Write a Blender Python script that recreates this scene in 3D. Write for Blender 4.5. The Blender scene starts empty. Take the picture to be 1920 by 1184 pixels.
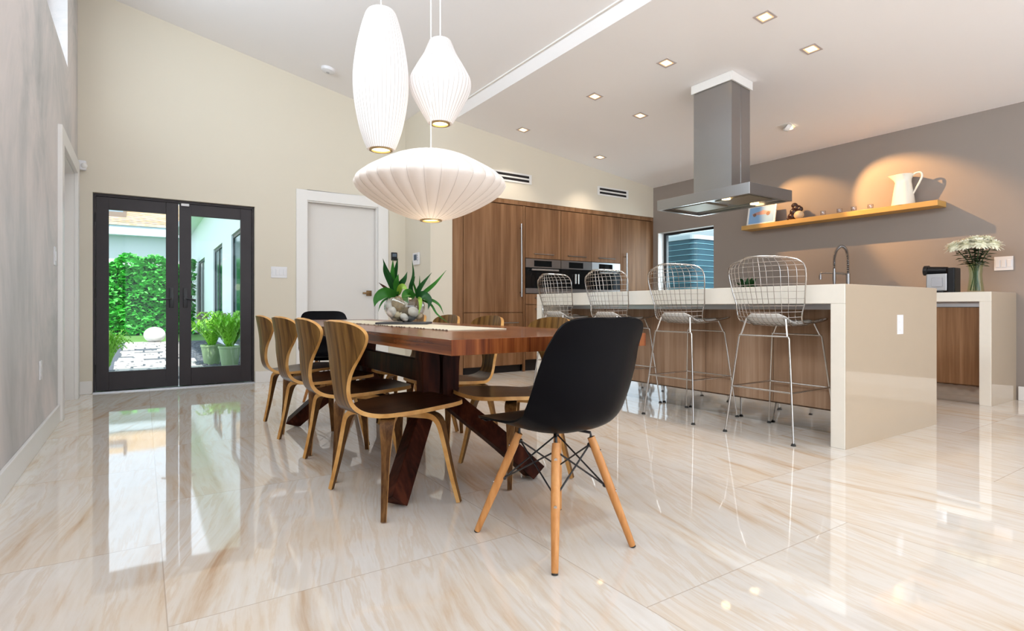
import bpy, bmesh, math, random
from mathutils import Vector, Matrix, Euler

SC = bpy.context.scene
COL = SC.collection
PI = math.pi
# ------------------------------------------------------------------ camera
YAW = math.atan(692 / 1045.6)
cam_d = bpy.data.cameras.new('camera')
cam_d.sensor_fit = 'HORIZONTAL'
cam_d.sensor_width = 36.0
cam_d.lens = 36.0 * 1045.6 / 1920
cam_d.shift_y = -15 / 1920
cam_d.clip_start = 0.05
cam_d.clip_end = 200
cam = bpy.data.objects.new('camera', cam_d)
COL.objects.link(cam)
cam.location = (0, 0, 0.9)
cam.rotation_euler = (PI / 2, 0, -YAW)
SC.camera = cam
# ------------------------------------------------------------------ world, sun, big lights, exposure
SC.view_settings.view_transform = 'Standard'
SC.view_settings.look = 'None'
SC.view_settings.gamma = 1.0
SC.view_settings.exposure = 1.05
SC.view_settings.use_curve_mapping = False
try:
    SC.cycles.use_denoising = True
    SC.cycles.max_bounces = 10
    SC.cycles.diffuse_bounces = 5
    SC.cycles.glossy_bounces = 5
    SC.cycles.transmission_bounces = 8
    SC.cycles.transparent_max_bounces = 16
    SC.cycles.sample_clamp_indirect = 6.0
    SC.cycles.caustics_reflective = False
    SC.cycles.caustics_refractive = False
except Exception:
    pass
W = bpy.data.worlds.new('sky')
SC.world = W
W.use_nodes = True
bgn = W.node_tree.nodes['Background']
bgn.inputs[0].default_value = (0.72, 0.86, 1.0, 1)
bgn.inputs[1].default_value = 1.15


def light(name, kind, loc, energy, color=(1, 1, 1), rot=None, aim=None, **kw):
    d = bpy.data.lights.new(name, kind)
    d.energy = energy
    d.color = color
    for k, v in kw.items():
        setattr(d, k, v)
    o = bpy.data.objects.new(name, d)
    COL.objects.link(o)
    o.location = loc
    if aim is not None:
        o.rotation_euler = (Vector(aim) - Vector(loc)).to_track_quat('-Z', 'Y').to_euler()
    elif rot:
        o.rotation_euler = rot
    return o


light('sun', 'SUN', (0, 0, 20), 3.5, (1.0, 0.96, 0.88), aim=(-0.8, 12.5, 1.5), angle=0.02)
# daylight through the long clerestory, the glazing behind the camera and the kitchen window; the side lamp is added fill
light('daylight_clerestory', 'AREA', (-0.79, 1.35, 3.52), 98, (0.90, 0.95, 1.0), aim=(2.6, 1.35, 2.9), shape='RECTANGLE', size=8.5, size_y=0.86)
light('daylight_back', 'AREA', (2.9, -3.3, 1.55), 34, (0.93, 0.96, 1.0), aim=(2.9, 5, 1.95), shape='RECTANGLE', size=6.6, size_y=2.5)
light('fill_side', 'AREA', (6.95, -1.6, 1.5), 34, (0.93, 0.96, 1.0), aim=(0, 1.2, 1.9), shape='RECTANGLE', size=2.6, size_y=2.3)  # unseen fill lamp, added; the right wall has no window here
light('daylight_kitchen_window', 'AREA', (7.6, 5.8, 1.6), 10, (0.75, 0.92, 1.0), aim=(5.4, 5.9, 1.4), shape='RECTANGLE', size=1.0, size_y=0.9)

# ------------------------------------------------------------------ materials
MATS = {}


def nodes_of(name):
    m = bpy.data.materials.new(name)
    m.use_nodes = True
    nt = m.node_tree
    return m, nt, nt.nodes, nt.links, nt.nodes['Principled BSDF']


def plain(name, col, rough=0.5, metal=0.0, spec=0.5, var=0.06, scale=6.0, bump=0.0, bscale=60.0, coat=0.0, emit=None, estr=0.0, sheen=0.0):
    """one colour with a little procedural unevenness"""
    m, nt, N, L, b = nodes_of(name)
    tc = N.new('ShaderNodeTexCoord')
    nz = N.new('ShaderNodeTexNoise')
    nz.inputs['Scale'].default_value = scale
    nz.inputs['Detail'].default_value = 3
    L.new(tc.outputs['Object'], nz.inputs['Vector'])
    mx = N.new('ShaderNodeMix')
    mx.data_type = 'RGBA'
    c1 = [max(0, c * (1 - var)) for c in col]
    c2 = [min(1, c * (1 + var)) for c in col]
    mx.inputs['A'].default_value = (*c1, 1)
    mx.inputs['B'].default_value = (*c2, 1)
    L.new(nz.outputs['Fac'], mx.inputs['Factor'])
    L.new(mx.outputs['Result'], b.inputs['Base Color'])
    b.inputs['Roughness'].default_value = rough
    b.inputs['Metallic'].default_value = metal
    b.inputs['Specular IOR Level'].default_value = spec
    b.inputs['Coat Weight'].default_value = coat
    if emit:
        b.inputs['Emission Color'].default_value = (*emit, 1)
        b.inputs['Emission Strength'].default_value = estr
    if bump:
        n2 = N.new('ShaderNodeTexNoise')
        n2.inputs['Scale'].default_value = bscale
        L.new(tc.outputs['Object'], n2.inputs['Vector'])
        bp = N.new('ShaderNodeBump')
        bp.inputs['Strength'].default_value = bump
        bp.inputs['Distance'].default_value = 0.01
        L.new(n2.outputs['Fac'], bp.inputs['Height'])
        L.new(bp.outputs['Normal'], b.inputs['Normal'])
    MATS[name] = m
    return m


def ramp(N, stops):
    r = N.new('ShaderNodeValToRGB')
    e = r.color_ramp.elements
    e[0].position, e[0].color = stops[0][0], (*stops[0][1], 1)
    e[1].position, e[1].color = stops[1][0], (*stops[1][1], 1)
    for p, c in stops[2:]:
        q = e.new(p)
        q.color = (*c, 1)
    return r


def wood(name, stops, grain=(30, 30, 1.2), fine=6.0, rough=0.4, dist=0.6, coat=0.0, wave=None, spec=0.4):
    """streaky grain: noise stretched along one axis (small factor = grain direction)"""
    m, nt, N, L, b = nodes_of(name)
    tc = N.new('ShaderNodeTexCoord')
    mp = N.new('ShaderNodeMapping')
    mp.inputs['Scale'].default_value = grain
    L.new(tc.outputs['Object'], mp.inputs['Vector'])
    n1 = N.new('ShaderNodeTexNoise')
    n1.inputs['Scale'].default_value = 1.0
    n1.inputs['Detail'].default_value = 5
    n1.inputs['Distortion'].default_value = dist
    L.new(mp.outputs[0], n1.inputs['Vector'])
    n2 = N.new('ShaderNodeTexNoise')
    n2.inputs['Scale'].default_value = fine
    n2.inputs['Detail'].default_value = 4
    L.new(mp.outputs[0], n2.inputs['Vector'])
    ad = N.new('ShaderNodeMath')
    ad.operation = 'MULTIPLY_ADD'
    L.new(n2.outputs['Fac'], ad.inputs[0])
    ad.inputs[1].default_value = 0.45
    L.new(n1.outputs['Fac'], ad.inputs[2])
    sb = N.new('ShaderNodeMath')
    sb.operation = 'SUBTRACT'
    L.new(ad.outputs[0], sb.inputs[0])
    sb.inputs[1].default_value = 0.225
    src = sb.outputs[0]
    if wave:
        wv = N.new('ShaderNodeTexWave')
        wv.wave_type = 'BANDS'
        wv.bands_direction = wave[0]
        mp2 = N.new('ShaderNodeMapping')
        mp2.inputs['Scale'].default_value = wave[1]
        L.new(tc.outputs['Object'], mp2.inputs['Vector'])
        L.new(mp2.outputs[0], wv.inputs['Vector'])
        wv.inputs['Scale'].default_value = wave[2]
        wv.inputs['Distortion'].default_value = wave[3]
        wv.inputs['Detail'].default_value = 2
        wv.inputs['Detail Scale'].default_value = 0.6
        a2 = N.new('ShaderNodeMath')
        a2.operation = 'MULTIPLY_ADD'
        L.new(wv.outputs['Fac'], a2.inputs[0])
        a2.inputs[1].default_value = wave[4]
        L.new(src, a2.inputs[2])
        s2 = N.new('ShaderNodeMath')
        s2.operation = 'SUBTRACT'
        L.new(a2.outputs[0], s2.inputs[0])
        s2.inputs[1].default_value = wave[4] * 0.5
        src = s2.outputs[0]
    rp = ramp(N, stops)
    L.new(src, rp.inputs['Fac'])
    L.new(rp.outputs['Color'], b.inputs['Base Color'])
    b.inputs['Roughness'].default_value = rough
    b.inputs['Specular IOR Level'].default_value = spec
    b.inputs['Coat Weight'].default_value = coat
    b.inputs['Coat Roughness'].default_value = 0.08
    MATS[name] = m
    return m


def thin_glass(name, tint=(0.97, 0.99, 0.99), refl=1.0, rough=0.0):
    m, nt, N, L, b = nodes_of(name)
    N.remove(b)
    out = N['Material Output']
    tr = N.new('ShaderNodeBsdfTransparent')
    tr.inputs[0].default_value = (*tint, 1)
    gl = N.new('ShaderNodeBsdfGlossy')
    gl.inputs['Roughness'].default_value = rough
    lw = N.new('ShaderNodeLayerWeight')
    lw.inputs['Blend'].default_value = 0.5
    pw_ = N.new('ShaderNodeMath')
    pw_.operation = 'POWER'
    L.new(lw.outputs['Facing'], pw_.inputs[0])
    pw_.inputs[1].default_value = 5.0
    ml = N.new('ShaderNodeMath')
    ml.operation = 'MULTIPLY_ADD'
    L.new(pw_.outputs[0], ml.inputs[0])
    ml.inputs[1].default_value = 0.9 * refl
    ml.inputs[2].default_value = 0.03 * refl
    mx = N.new('ShaderNodeMixShader')
    L.new(ml.outputs[0], mx.inputs[0])
    L.new(tr.outputs[0], mx.inputs[1])
    L.new(gl.outputs[0], mx.inputs[2])
    L.new(mx.outputs[0], out.inputs['Surface'])
    MATS[name] = m
    return m


def marble_floor():
    m, nt, N, L, b = nodes_of('marble_tile')
    tc = N.new('ShaderNodeTexCoord')
    sp = N.new('ShaderNodeSeparateXYZ')
    L.new(tc.outputs['Object'], sp.inputs[0])

    def mth(op, a, c=None, d=None):
        n = N.new('ShaderNodeMath')
        n.operation = op
        for i, v in enumerate((a, c, d)):
            if v is None:
                continue
            if isinstance(v, (int, float)):
                n.inputs[i].default_value = v
            else:
                L.new(v, n.inputs[i])
        return n.outputs[0]
    TX, TY = 1.2, 1.2
    ux = mth('DIVIDE', mth('SUBTRACT', sp.outputs['X'], 0.058), TX)
    cx = mth('FLOOR', ux)
    fx = mth('SUBTRACT', ux, cx)
    uy0 = mth('DIVIDE', mth('SUBTRACT', sp.outputs['Y'], 1.843), TY)
    uy = mth('ADD', uy0, mth('MULTIPLY', cx, 0.56))
    cy = mth('FLOOR', uy)
    fy = mth('SUBTRACT', uy, cy)
    ex = mth('MINIMUM', fx, mth('SUBTRACT', 1.0, fx))
    ey = mth('MINIMUM', fy, mth('SUBTRACT', 1.0, fy))
    ed = mth('MINIMUM', ex, ey)
    joint = mth('LESS_THAN', ed, 0.0016)
    cmb = N.new('ShaderNodeCombineXYZ')
    L.new(cx, cmb.inputs[0])
    L.new(cy, cmb.inputs[1])
    wn = N.new('ShaderNodeTexWhiteNoise')
    wn.noise_dimensions = '2D'
    L.new(cmb.outputs[0], wn.inputs['Vector'])
    sc = N.new('ShaderNodeVectorMath')
    sc.operation = 'SCALE'
    L.new(wn.outputs['Color'], sc.inputs[0])
    sc.inputs['Scale'].default_value = 37.0
    ad = N.new('ShaderNodeVectorMath')
    ad.operation = 'ADD'
    L.new(tc.outputs['Object'], ad.inputs[0])
    L.new(sc.outputs[0], ad.inputs[1])
    vr = N.new('ShaderNodeVectorRotate')
    vr.rotation_type = 'Z_AXIS'
    L.new(ad.outputs[0], vr.inputs['Vector'])
    L.new(mth('MULTIPLY_ADD', wn.outputs['Value'], 0.45, -0.10), vr.inputs['Angle'])
    wp = N.new('ShaderNodeTexNoise')          # slow warp so the veins wander
    wp.inputs['Scale'].default_value = 1.3
    wp.inputs['Detail'].default_value = 2
    L.new(vr.outputs[0], wp.inputs['Vector'])
    wa = N.new('ShaderNodeVectorMath')
    wa.operation = 'MULTIPLY_ADD'
    L.new(wp.outputs['Color'], wa.inputs[0])
    wa.inputs[1].default_value = (0.11, 0.11, 0)
    L.new(vr.outputs[0], wa.inputs[2])
    mp = N.new('ShaderNodeMapping')
    mp.inputs['Scale'].default_value = (10.0, 0.85, 1)
    L.new(wa.outputs[0], mp.inputs['Vector'])
    n1 = N.new('ShaderNodeTexNoise')
    n1.inputs['Scale'].default_value = 1.0
    n1.inputs['Detail'].default_value = 10
    n1.inputs['Roughness'].default_value = 0.62
    n1.inputs['Distortion'].default_value = 0.25
    L.new(mp.outputs[0], n1.inputs['Vector'])
    n2 = N.new('ShaderNodeTexNoise')
    n2.inputs['Scale'].default_value = 1.9
    n2.inputs['Detail'].default_value = 5
    L.new(wa.outputs[0], n2.inputs['Vector'])
    r1 = ramp(N, [(0.27, (0.573, 0.403, 0.270)), (0.36, (0.697, 0.575, 0.455)), (0.43, (0.754, 0.688, 0.613)), (0.50, (0.783, 0.735, 0.681)), (0.55, (0.735, 0.641, 0.541)), (0.59, (0.802, 0.759, 0.713)), (0.70, (0.735, 0.674, 0.610))])
    L.new(n1.outputs['Fac'], r1.inputs['Fac'])
    r2 = ramp(N, [(0.33, (0.985, 0.915, 0.83)), (0.48, (0.99, 0.97, 0.95)), (0.64, (1.0, 1.0, 1.0))])
    L.new(n2.outputs['Fac'], r2.inputs['Fac'])
    mu = N.new('ShaderNodeMix')
    mu.data_type = 'RGBA'
    mu.blend_type = 'MULTIPLY'
    mu.inputs['Factor'].default_value = 1
    L.new(r1.outputs['Color'], mu.inputs['A'])
    L.new(r2.outputs['Color'], mu.inputs['B'])
    mj = N.new('ShaderNodeMix')
    mj.data_type = 'RGBA'
    L.new(mth('MULTIPLY', joint, 0.55), mj.inputs['Factor'])
    L.new(mu.outputs['Result'], mj.inputs['A'])
    mj.inputs['B'].default_value = (0.42, 0.31, 0.22, 1)
    L.new(mj.outputs['Result'], b.inputs['Base Color'])
    b.inputs['Roughness'].default_value = 0.035
    b.inputs['Specular IOR Level'].default_value = 0.75
    # faint waviness so reflections wobble as on polished stone
    n3 = N.new('ShaderNodeTexNoise')
    n3.inputs['Scale'].default_value = 2.5
    n3.inputs['Detail'].default_value = 1
    L.new(tc.outputs['Object'], n3.inputs['Vector'])
    bp = N.new('ShaderNodeBump')
    bp.inputs['Strength'].default_value = 0.03
    bp.inputs['Distance'].default_value = 0.02
    L.new(n3.outputs['Fac'], bp.inputs['Height'])
    L.new(bp.outputs['Normal'], b.inputs['Normal'])
    MATS['marble_tile'] = m
    return m


def plaster(name, stops, scale=1.3, rough=0.55):
    m, nt, N, L, b = nodes_of(name)
    tc = N.new('ShaderNodeTexCoord')
    mp = N.new('ShaderNodeMapping')
    mp.inputs['Scale'].default_value = (1, 1, 0.9)
    L.new(tc.outputs['Object'], mp.inputs['Vector'])
    n1 = N.new('ShaderNodeTexNoise')
    n1.inputs['Scale'].default_value = scale
    n1.inputs['Detail'].default_value = 8
    n1.inputs['Roughness'].default_value = 0.65
    n1.inputs['Distortion'].default_value = 0.8
    L.new(mp.outputs[0], n1.inputs['Vector'])
    rp = ramp(N, stops)
    L.new(n1.outputs['Fac'], rp.inputs['Fac'])
    L.new(rp.outputs['Color'], b.inputs['Base Color'])
    b.inputs['Roughness'].default_value = rough
    MATS[name] = m
    return m


marble_floor()
plaster('grey_plaster', [(0.30, (0.41, 0.415, 0.41)), (0.45, (0.56, 0.545, 0.54)), (0.60, (0.74, 0.68, 0.665)), (0.76, (0.60, 0.58, 0.575))], 0.8)
plain('beige_paint', (0.70, 0.638, 0.53), 0.6, var=0.015, scale=2)
plain('taupe_paint', (0.275, 0.232, 0.205), 0.6, var=0.02, scale=2)
plain('ceiling_paint', (0.885, 0.865, 0.875), 0.7, var=0.012, scale=1.5)
plain('white_trim', (0.80, 0.775, 0.75), 0.35, var=0.015)
plain('door_white', (0.70, 0.665, 0.63), 0.4, var=0.015)
plain('espresso_door', (0.036, 0.029, 0.032), 0.38, var=0.15, scale=9, spec=0.3)
plain('black_metal', (0.012, 0.012, 0.014), 0.35)
plain('black_plastic', (0.008, 0.008, 0.010), 0.36, var=0.1, spec=0.3)
plain('shell_black', (0.0025, 0.0022, 0.0035), 0.33, var=0.1, spec=0.07)
plain('rubber', (0.02, 0.018, 0.016), 0.7)
plain('white_plastic', (0.76, 0.75, 0.77), 0.35, var=0.01)
plain('grey_plastic', (0.42, 0.42, 0.45), 0.4)
plain('screen_grey', (0.10, 0.13, 0.17), 0.2)
plain('cream_quartz', (0.80, 0.745, 0.66), 0.13, var=0.02, scale=25, coat=0.5)
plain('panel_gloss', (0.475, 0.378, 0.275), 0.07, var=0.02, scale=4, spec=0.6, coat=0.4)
plain('steel', (0.37, 0.36, 0.36), 0.26, metal=1, var=0.05, scale=3)
plain('steel_dark', (0.27, 0.26, 0.26), 0.3, metal=1, var=0.05)
plain('steel_mirror', (0.62, 0.61, 0.60), 0.05, metal=1, var=0.03, bump=0.25, bscale=5)
plain('aluminium', (0.52, 0.52, 0.54), 0.35, metal=1, var=0.04)
plain('filter_mesh', (0.30, 0.27, 0.21), 0.45, metal=1, var=0.3, scale=180)
plain('chrome', (0.56, 0.53, 0.50), 0.16, metal=1, var=0.02)
plain('bronze', (0.16, 0.095, 0.045), 0.35, metal=1)
plain('brass', (0.45, 0.33, 0.17), 0.3, metal=1)
plain('black_glass', (0.004, 0.005, 0.006), 0.05, spec=0.25)
plain('seat_pad', (0.66, 0.64, 0.62), 0.5, var=0.05)
plain('shade_fabric', (0.66, 0.62, 0.59), 0.6, var=0.01, emit=(1.0, 0.76, 0.58), estr=0.10)
plain('shade_fabric_bright', (0.68, 0.65, 0.64), 0.6, var=0.01, emit=(1.0, 0.93, 0.90), estr=0.10)
plain('shade_wire', (0.50, 0.45, 0.42), 0.6)
plain('downlight_trim', (0.50, 0.43, 0.41), 0.5)
plain('cord_white', (0.8, 0.78, 0.76), 0.5)
plain('lamp_glow', (1, 0.8, 0.5), 0.5, emit=(1.0, 0.74, 0.36), estr=2.6)
plain('reflector_glow', (0.8, 0.5, 0.3), 0.4, emit=(1.0, 0.55, 0.26), estr=0.42)
plain('lamp_glow_soft', (1, 0.8, 0.5), 0.5, emit=(1.0, 0.72, 0.36), estr=1.6)
plain('slot_black', (0.012, 0.008, 0.008), 0.8)
plain('jug_enamel', (0.80, 0.77, 0.68), 0.25, var=0.01)
plain('shelf_oak', (0.52, 0.30, 0.085), 0.5, var=0.12, scale=5)
plain('stone_white', (0.66, 0.60, 0.55), 0.6, var=0.15, scale=14)
plain('stone_grey', (0.22, 0.21, 0.20), 0.6, var=0.25, scale=14)
plain('stone_tan', (0.55, 0.44, 0.30), 0.6, var=0.2, scale=14)
plain('bark', (0.18, 0.115, 0.06), 0.9, var=0.5, scale=45, bump=0.6, bscale=60)
plain('root_fibre', (0.34, 0.25, 0.14), 0.9, var=0.5, scale=60, bump=0.5, bscale=90)
plain('slate', (0.045, 0.045, 0.05), 0.5, var=0.2)
plain('figurine_dark', (0.035, 0.012, 0.008), 0.25, var=0.4, scale=20)
plain('figurine_cream', (0.60, 0.47, 0.30), 0.5, var=0.15, scale=30)
plain('print_blue', (0.22, 0.40, 0.66), 0.4, var=0.1, scale=8)
plain('print_pink', (0.46, 0.27, 0.25), 0.4)
plain('print_brown', (0.20, 0.10, 0.07), 0.4)
plain('print_dark', (0.05, 0.05, 0.06), 0.4)
plain('petal', (0.96, 0.94, 0.78), 0.7, var=0.03, scale=30)
plain('flower_green', (0.035, 0.075, 0.02), 0.6, var=0.4, scale=30)
plain('leaf_dark', (0.009, 0.058, 0.012), 0.34, var=0.5, scale=14, spec=0.2)
plain('leaf_mid', (0.022, 0.125, 0.012), 0.36, var=0.35, scale=14, spec=0.2)
plain('leaf_lime', (0.20, 0.36, 0.03), 0.4, var=0.25, scale=14)
plain('leaf_brown', (0.07, 0.028, 0.022), 0.5, var=0.4, scale=20)
plain('hedge_leaf', (0.08, 0.48, 0.07), 0.45, var=0.8, scale=5, spec=0.3)
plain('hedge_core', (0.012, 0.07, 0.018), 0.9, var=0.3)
plain('fern_leaf', (0.22, 0.55, 0.03), 0.5, var=0.4, scale=8)
plain('pot_green', (0.30, 0.42, 0.22), 0.6, var=0.1)
plain('pot_brown', (0.20, 0.10, 0.045), 0.6, var=0.2)
plain('lawn', (0.10, 0.22, 0.05), 0.9, var=0.4, scale=10)
plain('paver', (0.46, 0.43, 0.40), 0.8, var=0.1, scale=3)
plain('pebble', (0.10, 0.11, 0.125), 0.7, var=0.6, scale=18)
plain('gravel_bed', (0.07, 0.08, 0.10), 0.9, var=0.6, scale=40)
plain('stucco', (0.73, 0.77, 0.80), 0.85, var=0.03)
plain('fascia_blue', (0.55, 0.66, 0.72), 0.6, var=0.03)
plain('egg_white', (0.78, 0.77, 0.75), 0.5, var=0.02)
plain('window_frame_grey', (0.03, 0.04, 0.042), 0.4)
plain('dark_teal_glass', (0.010, 0.045, 0.052), 0.12, var=0.4, scale=1.5, spec=0.25)
plain('condenser_blue', (0.035, 0.10, 0.14), 0.5, var=0.3, scale=3)
plain('condenser_line', (0.22, 0.48, 0.56), 0.4, var=0.1)
plain('wing_metal', (0.25, 0.19, 0.15), 0.4, metal=0.6)
plain('runner_cloth', (0.74, 0.66, 0.50), 0.85, var=0.06, scale=60, bump=0.4, bscale=220)
plain('runner_stripe', (0.60, 0.44, 0.18), 0.85, var=0.1, scale=60)
plain('runner_tuft', (0.16, 0.09, 0.07), 0.9)
plain('water', (0.75, 0.80, 0.75), 0.05)
wood('cabinet_walnut', [(0.28, (0.150, 0.070, 0.030)), (0.44, (0.195, 0.096, 0.044)), (0.56, (0.235, 0.121, 0.059)), (0.74, (0.295, 0.163, 0.085))], (11, 11, 0.45), 5.0, 0.5, spec=0.2)
wood('island_walnut', [(0.28, (0.25, 0.145, 0.088)), (0.44, (0.305, 0.186, 0.115)), (0.56, (0.35, 0.22, 0.142)), (0.74, (0.42, 0.28, 0.19))], (11, 11, 0.45), 5.0, 0.45, spec=0.2)
wood('table_walnut', [(0.28, (0.07, 0.018, 0.006)), (0.45, (0.165, 0.045, 0.013)), (0.58, (0.235, 0.072, 0.022)), (0.75, (0.31, 0.11, 0.038))], (14, 0.7, 22), 4.0, 0.24, coat=0.2, spec=0.25)
wood('table_end_grain', [(0.28, (0.08, 0.017, 0.0045)), (0.45, (0.16, 0.040, 0.010)), (0.58, (0.23, 0.066, 0.017)), (0.75, (0.30, 0.10, 0.03))], (26, 26, 1.0), 4.0, 0.35, spec=0.12)
wood('table_base', [(0.3, (0.018, 0.005, 0.003)), (0.5, (0.045, 0.011, 0.006)), (0.7, (0.085, 0.022, 0.010))], (12, 12, 2.0), 4.0, 0.45, spec=0.06)
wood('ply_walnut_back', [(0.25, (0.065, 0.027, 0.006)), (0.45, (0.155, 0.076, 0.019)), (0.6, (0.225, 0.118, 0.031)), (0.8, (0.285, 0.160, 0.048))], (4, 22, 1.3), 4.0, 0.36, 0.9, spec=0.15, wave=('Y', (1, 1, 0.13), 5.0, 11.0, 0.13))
wood('ply_walnut_shaded', [(0.25, (0.022, 0.007, 0.003)), (0.45, (0.048, 0.017, 0.006)), (0.6, (0.078, 0.030, 0.010)), (0.8, (0.11, 0.046, 0.016))], (1.3, 26, 4), 4.0, 0.28, 0.9, spec=0.35)  # same walnut as the backrest, darkened to carry the shade on the seats
wood('ply_edge', [(0.3, (0.50, 0.235, 0.060)), (0.5, (0.62, 0.33, 0.10)), (0.7, (0.72, 0.42, 0.155))], (9, 9, 9), 3.0, 0.4, spec=0.3)
wood('ply_leg_face', [(0.25, (0.055, 0.020, 0.006)), (0.5, (0.12, 0.052, 0.015)), (0.75, (0.20, 0.095, 0.03))], (40, 40, 2.0), 4.0, 0.4, spec=0.15)
wood('beech', [(0.3, (0.50, 0.205, 0.055)), (0.5, (0.60, 0.265, 0.082)), (0.7, (0.68, 0.33, 0.115))], (30, 30, 3.0), 3.0, 0.38)
wood('roof_tile', [(0.3, (0.50, 0.36, 0.22)), (0.5, (0.62, 0.48, 0.33)), (0.7, (0.70, 0.58, 0.42))], (3, 8, 8), 3.0, 0.8)
thin_glass('pane_glass', (0.98, 0.995, 0.99), 0.35)
thin_glass('shot_glass', (0.90, 0.90, 0.92), 2.2)
thin_glass('vessel_glass', (0.94, 0.96, 0.96), 1.6)
thin_glass('vase_glass', (0.90, 0.95, 0.86), 1.0)


def M(n):
    return MATS[n]


# ------------------------------------------------------------------ mesh helpers
class MB:
    """collects shapes; build() links them as ONE mesh object"""

    def __init__(self):
        self.v, self.f, self.mi, self.sm = [], [], [], []

    def add(self, verts, faces, mi=0, smooth=False):
        o = len(self.v)
        self.v += [Vector(p) for p in verts]
        for k, fc in enumerate(faces):
            self.f.append([i + o for i in fc])
            self.mi.append(mi[k] if isinstance(mi, (list, tuple)) else mi)
            self.sm.append(smooth)
        return self

    def box(self, x0, x1, y0, y1, z0, z1, mi=0, bev=0.0):
        if bev <= 0:
            p = [(x, y, z) for z in (z0, z1) for y in (y0, y1) for x in (x0, x1)]
            self.add(p, [(0, 2, 3, 1), (4, 5, 7, 6), (0, 1, 5, 4), (2, 6, 7, 3), (0, 4, 6, 2), (1, 3, 7, 5)], mi)
        else:
            bm = bmesh.new()
            bmesh.ops.create_cube(bm, size=1)
            for q in bm.verts:
                q.co = Vector(((x0 + x1) / 2 + q.co.x * (x1 - x0), (y0 + y1) / 2 + q.co.y * (y1 - y0), (z0 + z1) / 2 + q.co.z * (z1 - z0)))
            b = min(bev, 0.45 * min(abs(x1 - x0), abs(y1 - y0), abs(z1 - z0)))
            bmesh.ops.bevel(bm, geom=list(bm.edges), offset=b, segments=2, affect='EDGES', profile=0.6)
            self.bm(bm, mi)
        return self

    def bm(self, bm, mi=0, smooth=False, mat=None):
        bm.verts.index_update()
        vs = [(mat @ q.co if mat else q.co.copy()) for q in bm.verts]
        self.add(vs, [[q.index for q in fc.verts] for fc in bm.faces], mi, smooth)
        bm.free()
        return self

    def grid(self, rows, mi=0, smooth=True, closed=False, capped=False):
        n = len(rows[0])
        vs = [p for r in rows for p in r]
        fs = []
        m = n if closed else n - 1
        for i in range(len(rows) - 1):
            for j in range(m):
                a, b = i * n + j, i * n + (j + 1) % n
                fs.append((a, b, b + n, a + n))
        self.add(vs, fs, mi, smooth)
        if capped:
            self.add(rows[0], [list(range(n - 1, -1, -1))], mi, False)
            self.add(rows[-1], [list(range(n))], mi, False)
        return self

    def lathe(self, prof, c=(0, 0, 0), n=32, mi=0, smooth=True, scal=None):
        rows = []
        for r, z in prof:
            row = []
            for k in range(n):
                t = 2 * PI * k / n
                rr = r * (scal(t) if scal else 1)
                row.append((c[0] + rr * math.cos(t), c[1] + rr * math.sin(t), c[2] + z))
            rows.append(row)
        return self.grid(rows, mi, smooth, True)

    def tube(self, pts, r, n=8, mi=0, closed=False, caps=True):
        pts = [Vector(p) for p in pts]
        N = len(pts)
        rr = r if isinstance(r, (list, tuple)) else [r] * N
        rows, prev = [], None
        for i, p in enumerate(pts):
            if closed:
                t = pts[(i + 1) % N] - pts[i - 1]
            else:
                t = pts[min(i + 1, N - 1)] - pts[max(i - 1, 0)]
            t.normalize()
            if prev is None:
                u = t.orthogonal().normalized()
            else:
                u = (prev - t * prev.dot(t))
                u = u.normalized() if u.length > 1e-6 else t.orthogonal().normalized()
            prev = u
            w = t.cross(u)
            rows.append([p + (u * math.cos(2 * PI * k / n) + w * math.sin(2 * PI * k / n)) * rr[i] for k in range(n)])
        if closed:
            rows.append(rows[0])
        self.grid(rows, mi, True, True)
        if caps and not closed:
            self.add(rows[0], [list(range(n - 1, -1, -1))], mi)
            self.add(rows[-1], [list(range(n))], mi)
        return self

    def cyl(self, a, b, r, r2=None, n=16, mi=0):
        return self.tube([a, b], [r, r if r2 is None else r2], n, mi)

    def ball(self, c, r, mi=0, seg=16, ring=10, rot=None):
        bm = bmesh.new()
        bmesh.ops.create_uvsphere(bm, u_segments=seg, v_segments=ring, radius=1)
        if not isinstance(r, (list, tuple)):
            r = (r, r, r)
        mt = Matrix.Translation(c) @ (rot.to_matrix().to_4x4() if rot else Matrix()) @ Matrix.Diagonal((*r, 1))
        return self.bm(bm, mi, True, mt)

    def bar(self, path, sec, up, mi=0, mi_edge=None, smooth=False):
        """rectangular section swept along path; sec = (width along 'side', thickness along normal) per point"""
        pts = [Vector(p) for p in path]
        N = len(pts)
        rows = []
        for i, p in enumerate(pts):
            t = (pts[min(i + 1, N - 1)] - pts[max(i - 1, 0)]).normalized()
            s = Vector(up).normalized()
            nn = t.cross(s).normalized()
            s = nn.cross(t).normalized()
            w, h = sec[i] if isinstance(sec, list) else sec
            rows.append([p + s * w / 2 + nn * h / 2, p - s * w / 2 + nn * h / 2, p - s * w / 2 - nn * h / 2, p + s * w / 2 - nn * h / 2])
        for k in range(4):
            m_ = mi if (k % 2 == 0 or mi_edge is None) else mi_edge
            self.grid([[r[k], r[(k + 1) % 4]] for r in rows], m_, smooth)
        self.add(rows[0], [(3, 2, 1, 0)], mi if mi_edge is None else mi_edge)
        self.add(rows[-1], [(0, 1, 2, 3)], mi if mi_edge is None else mi_edge)
        return self

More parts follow.
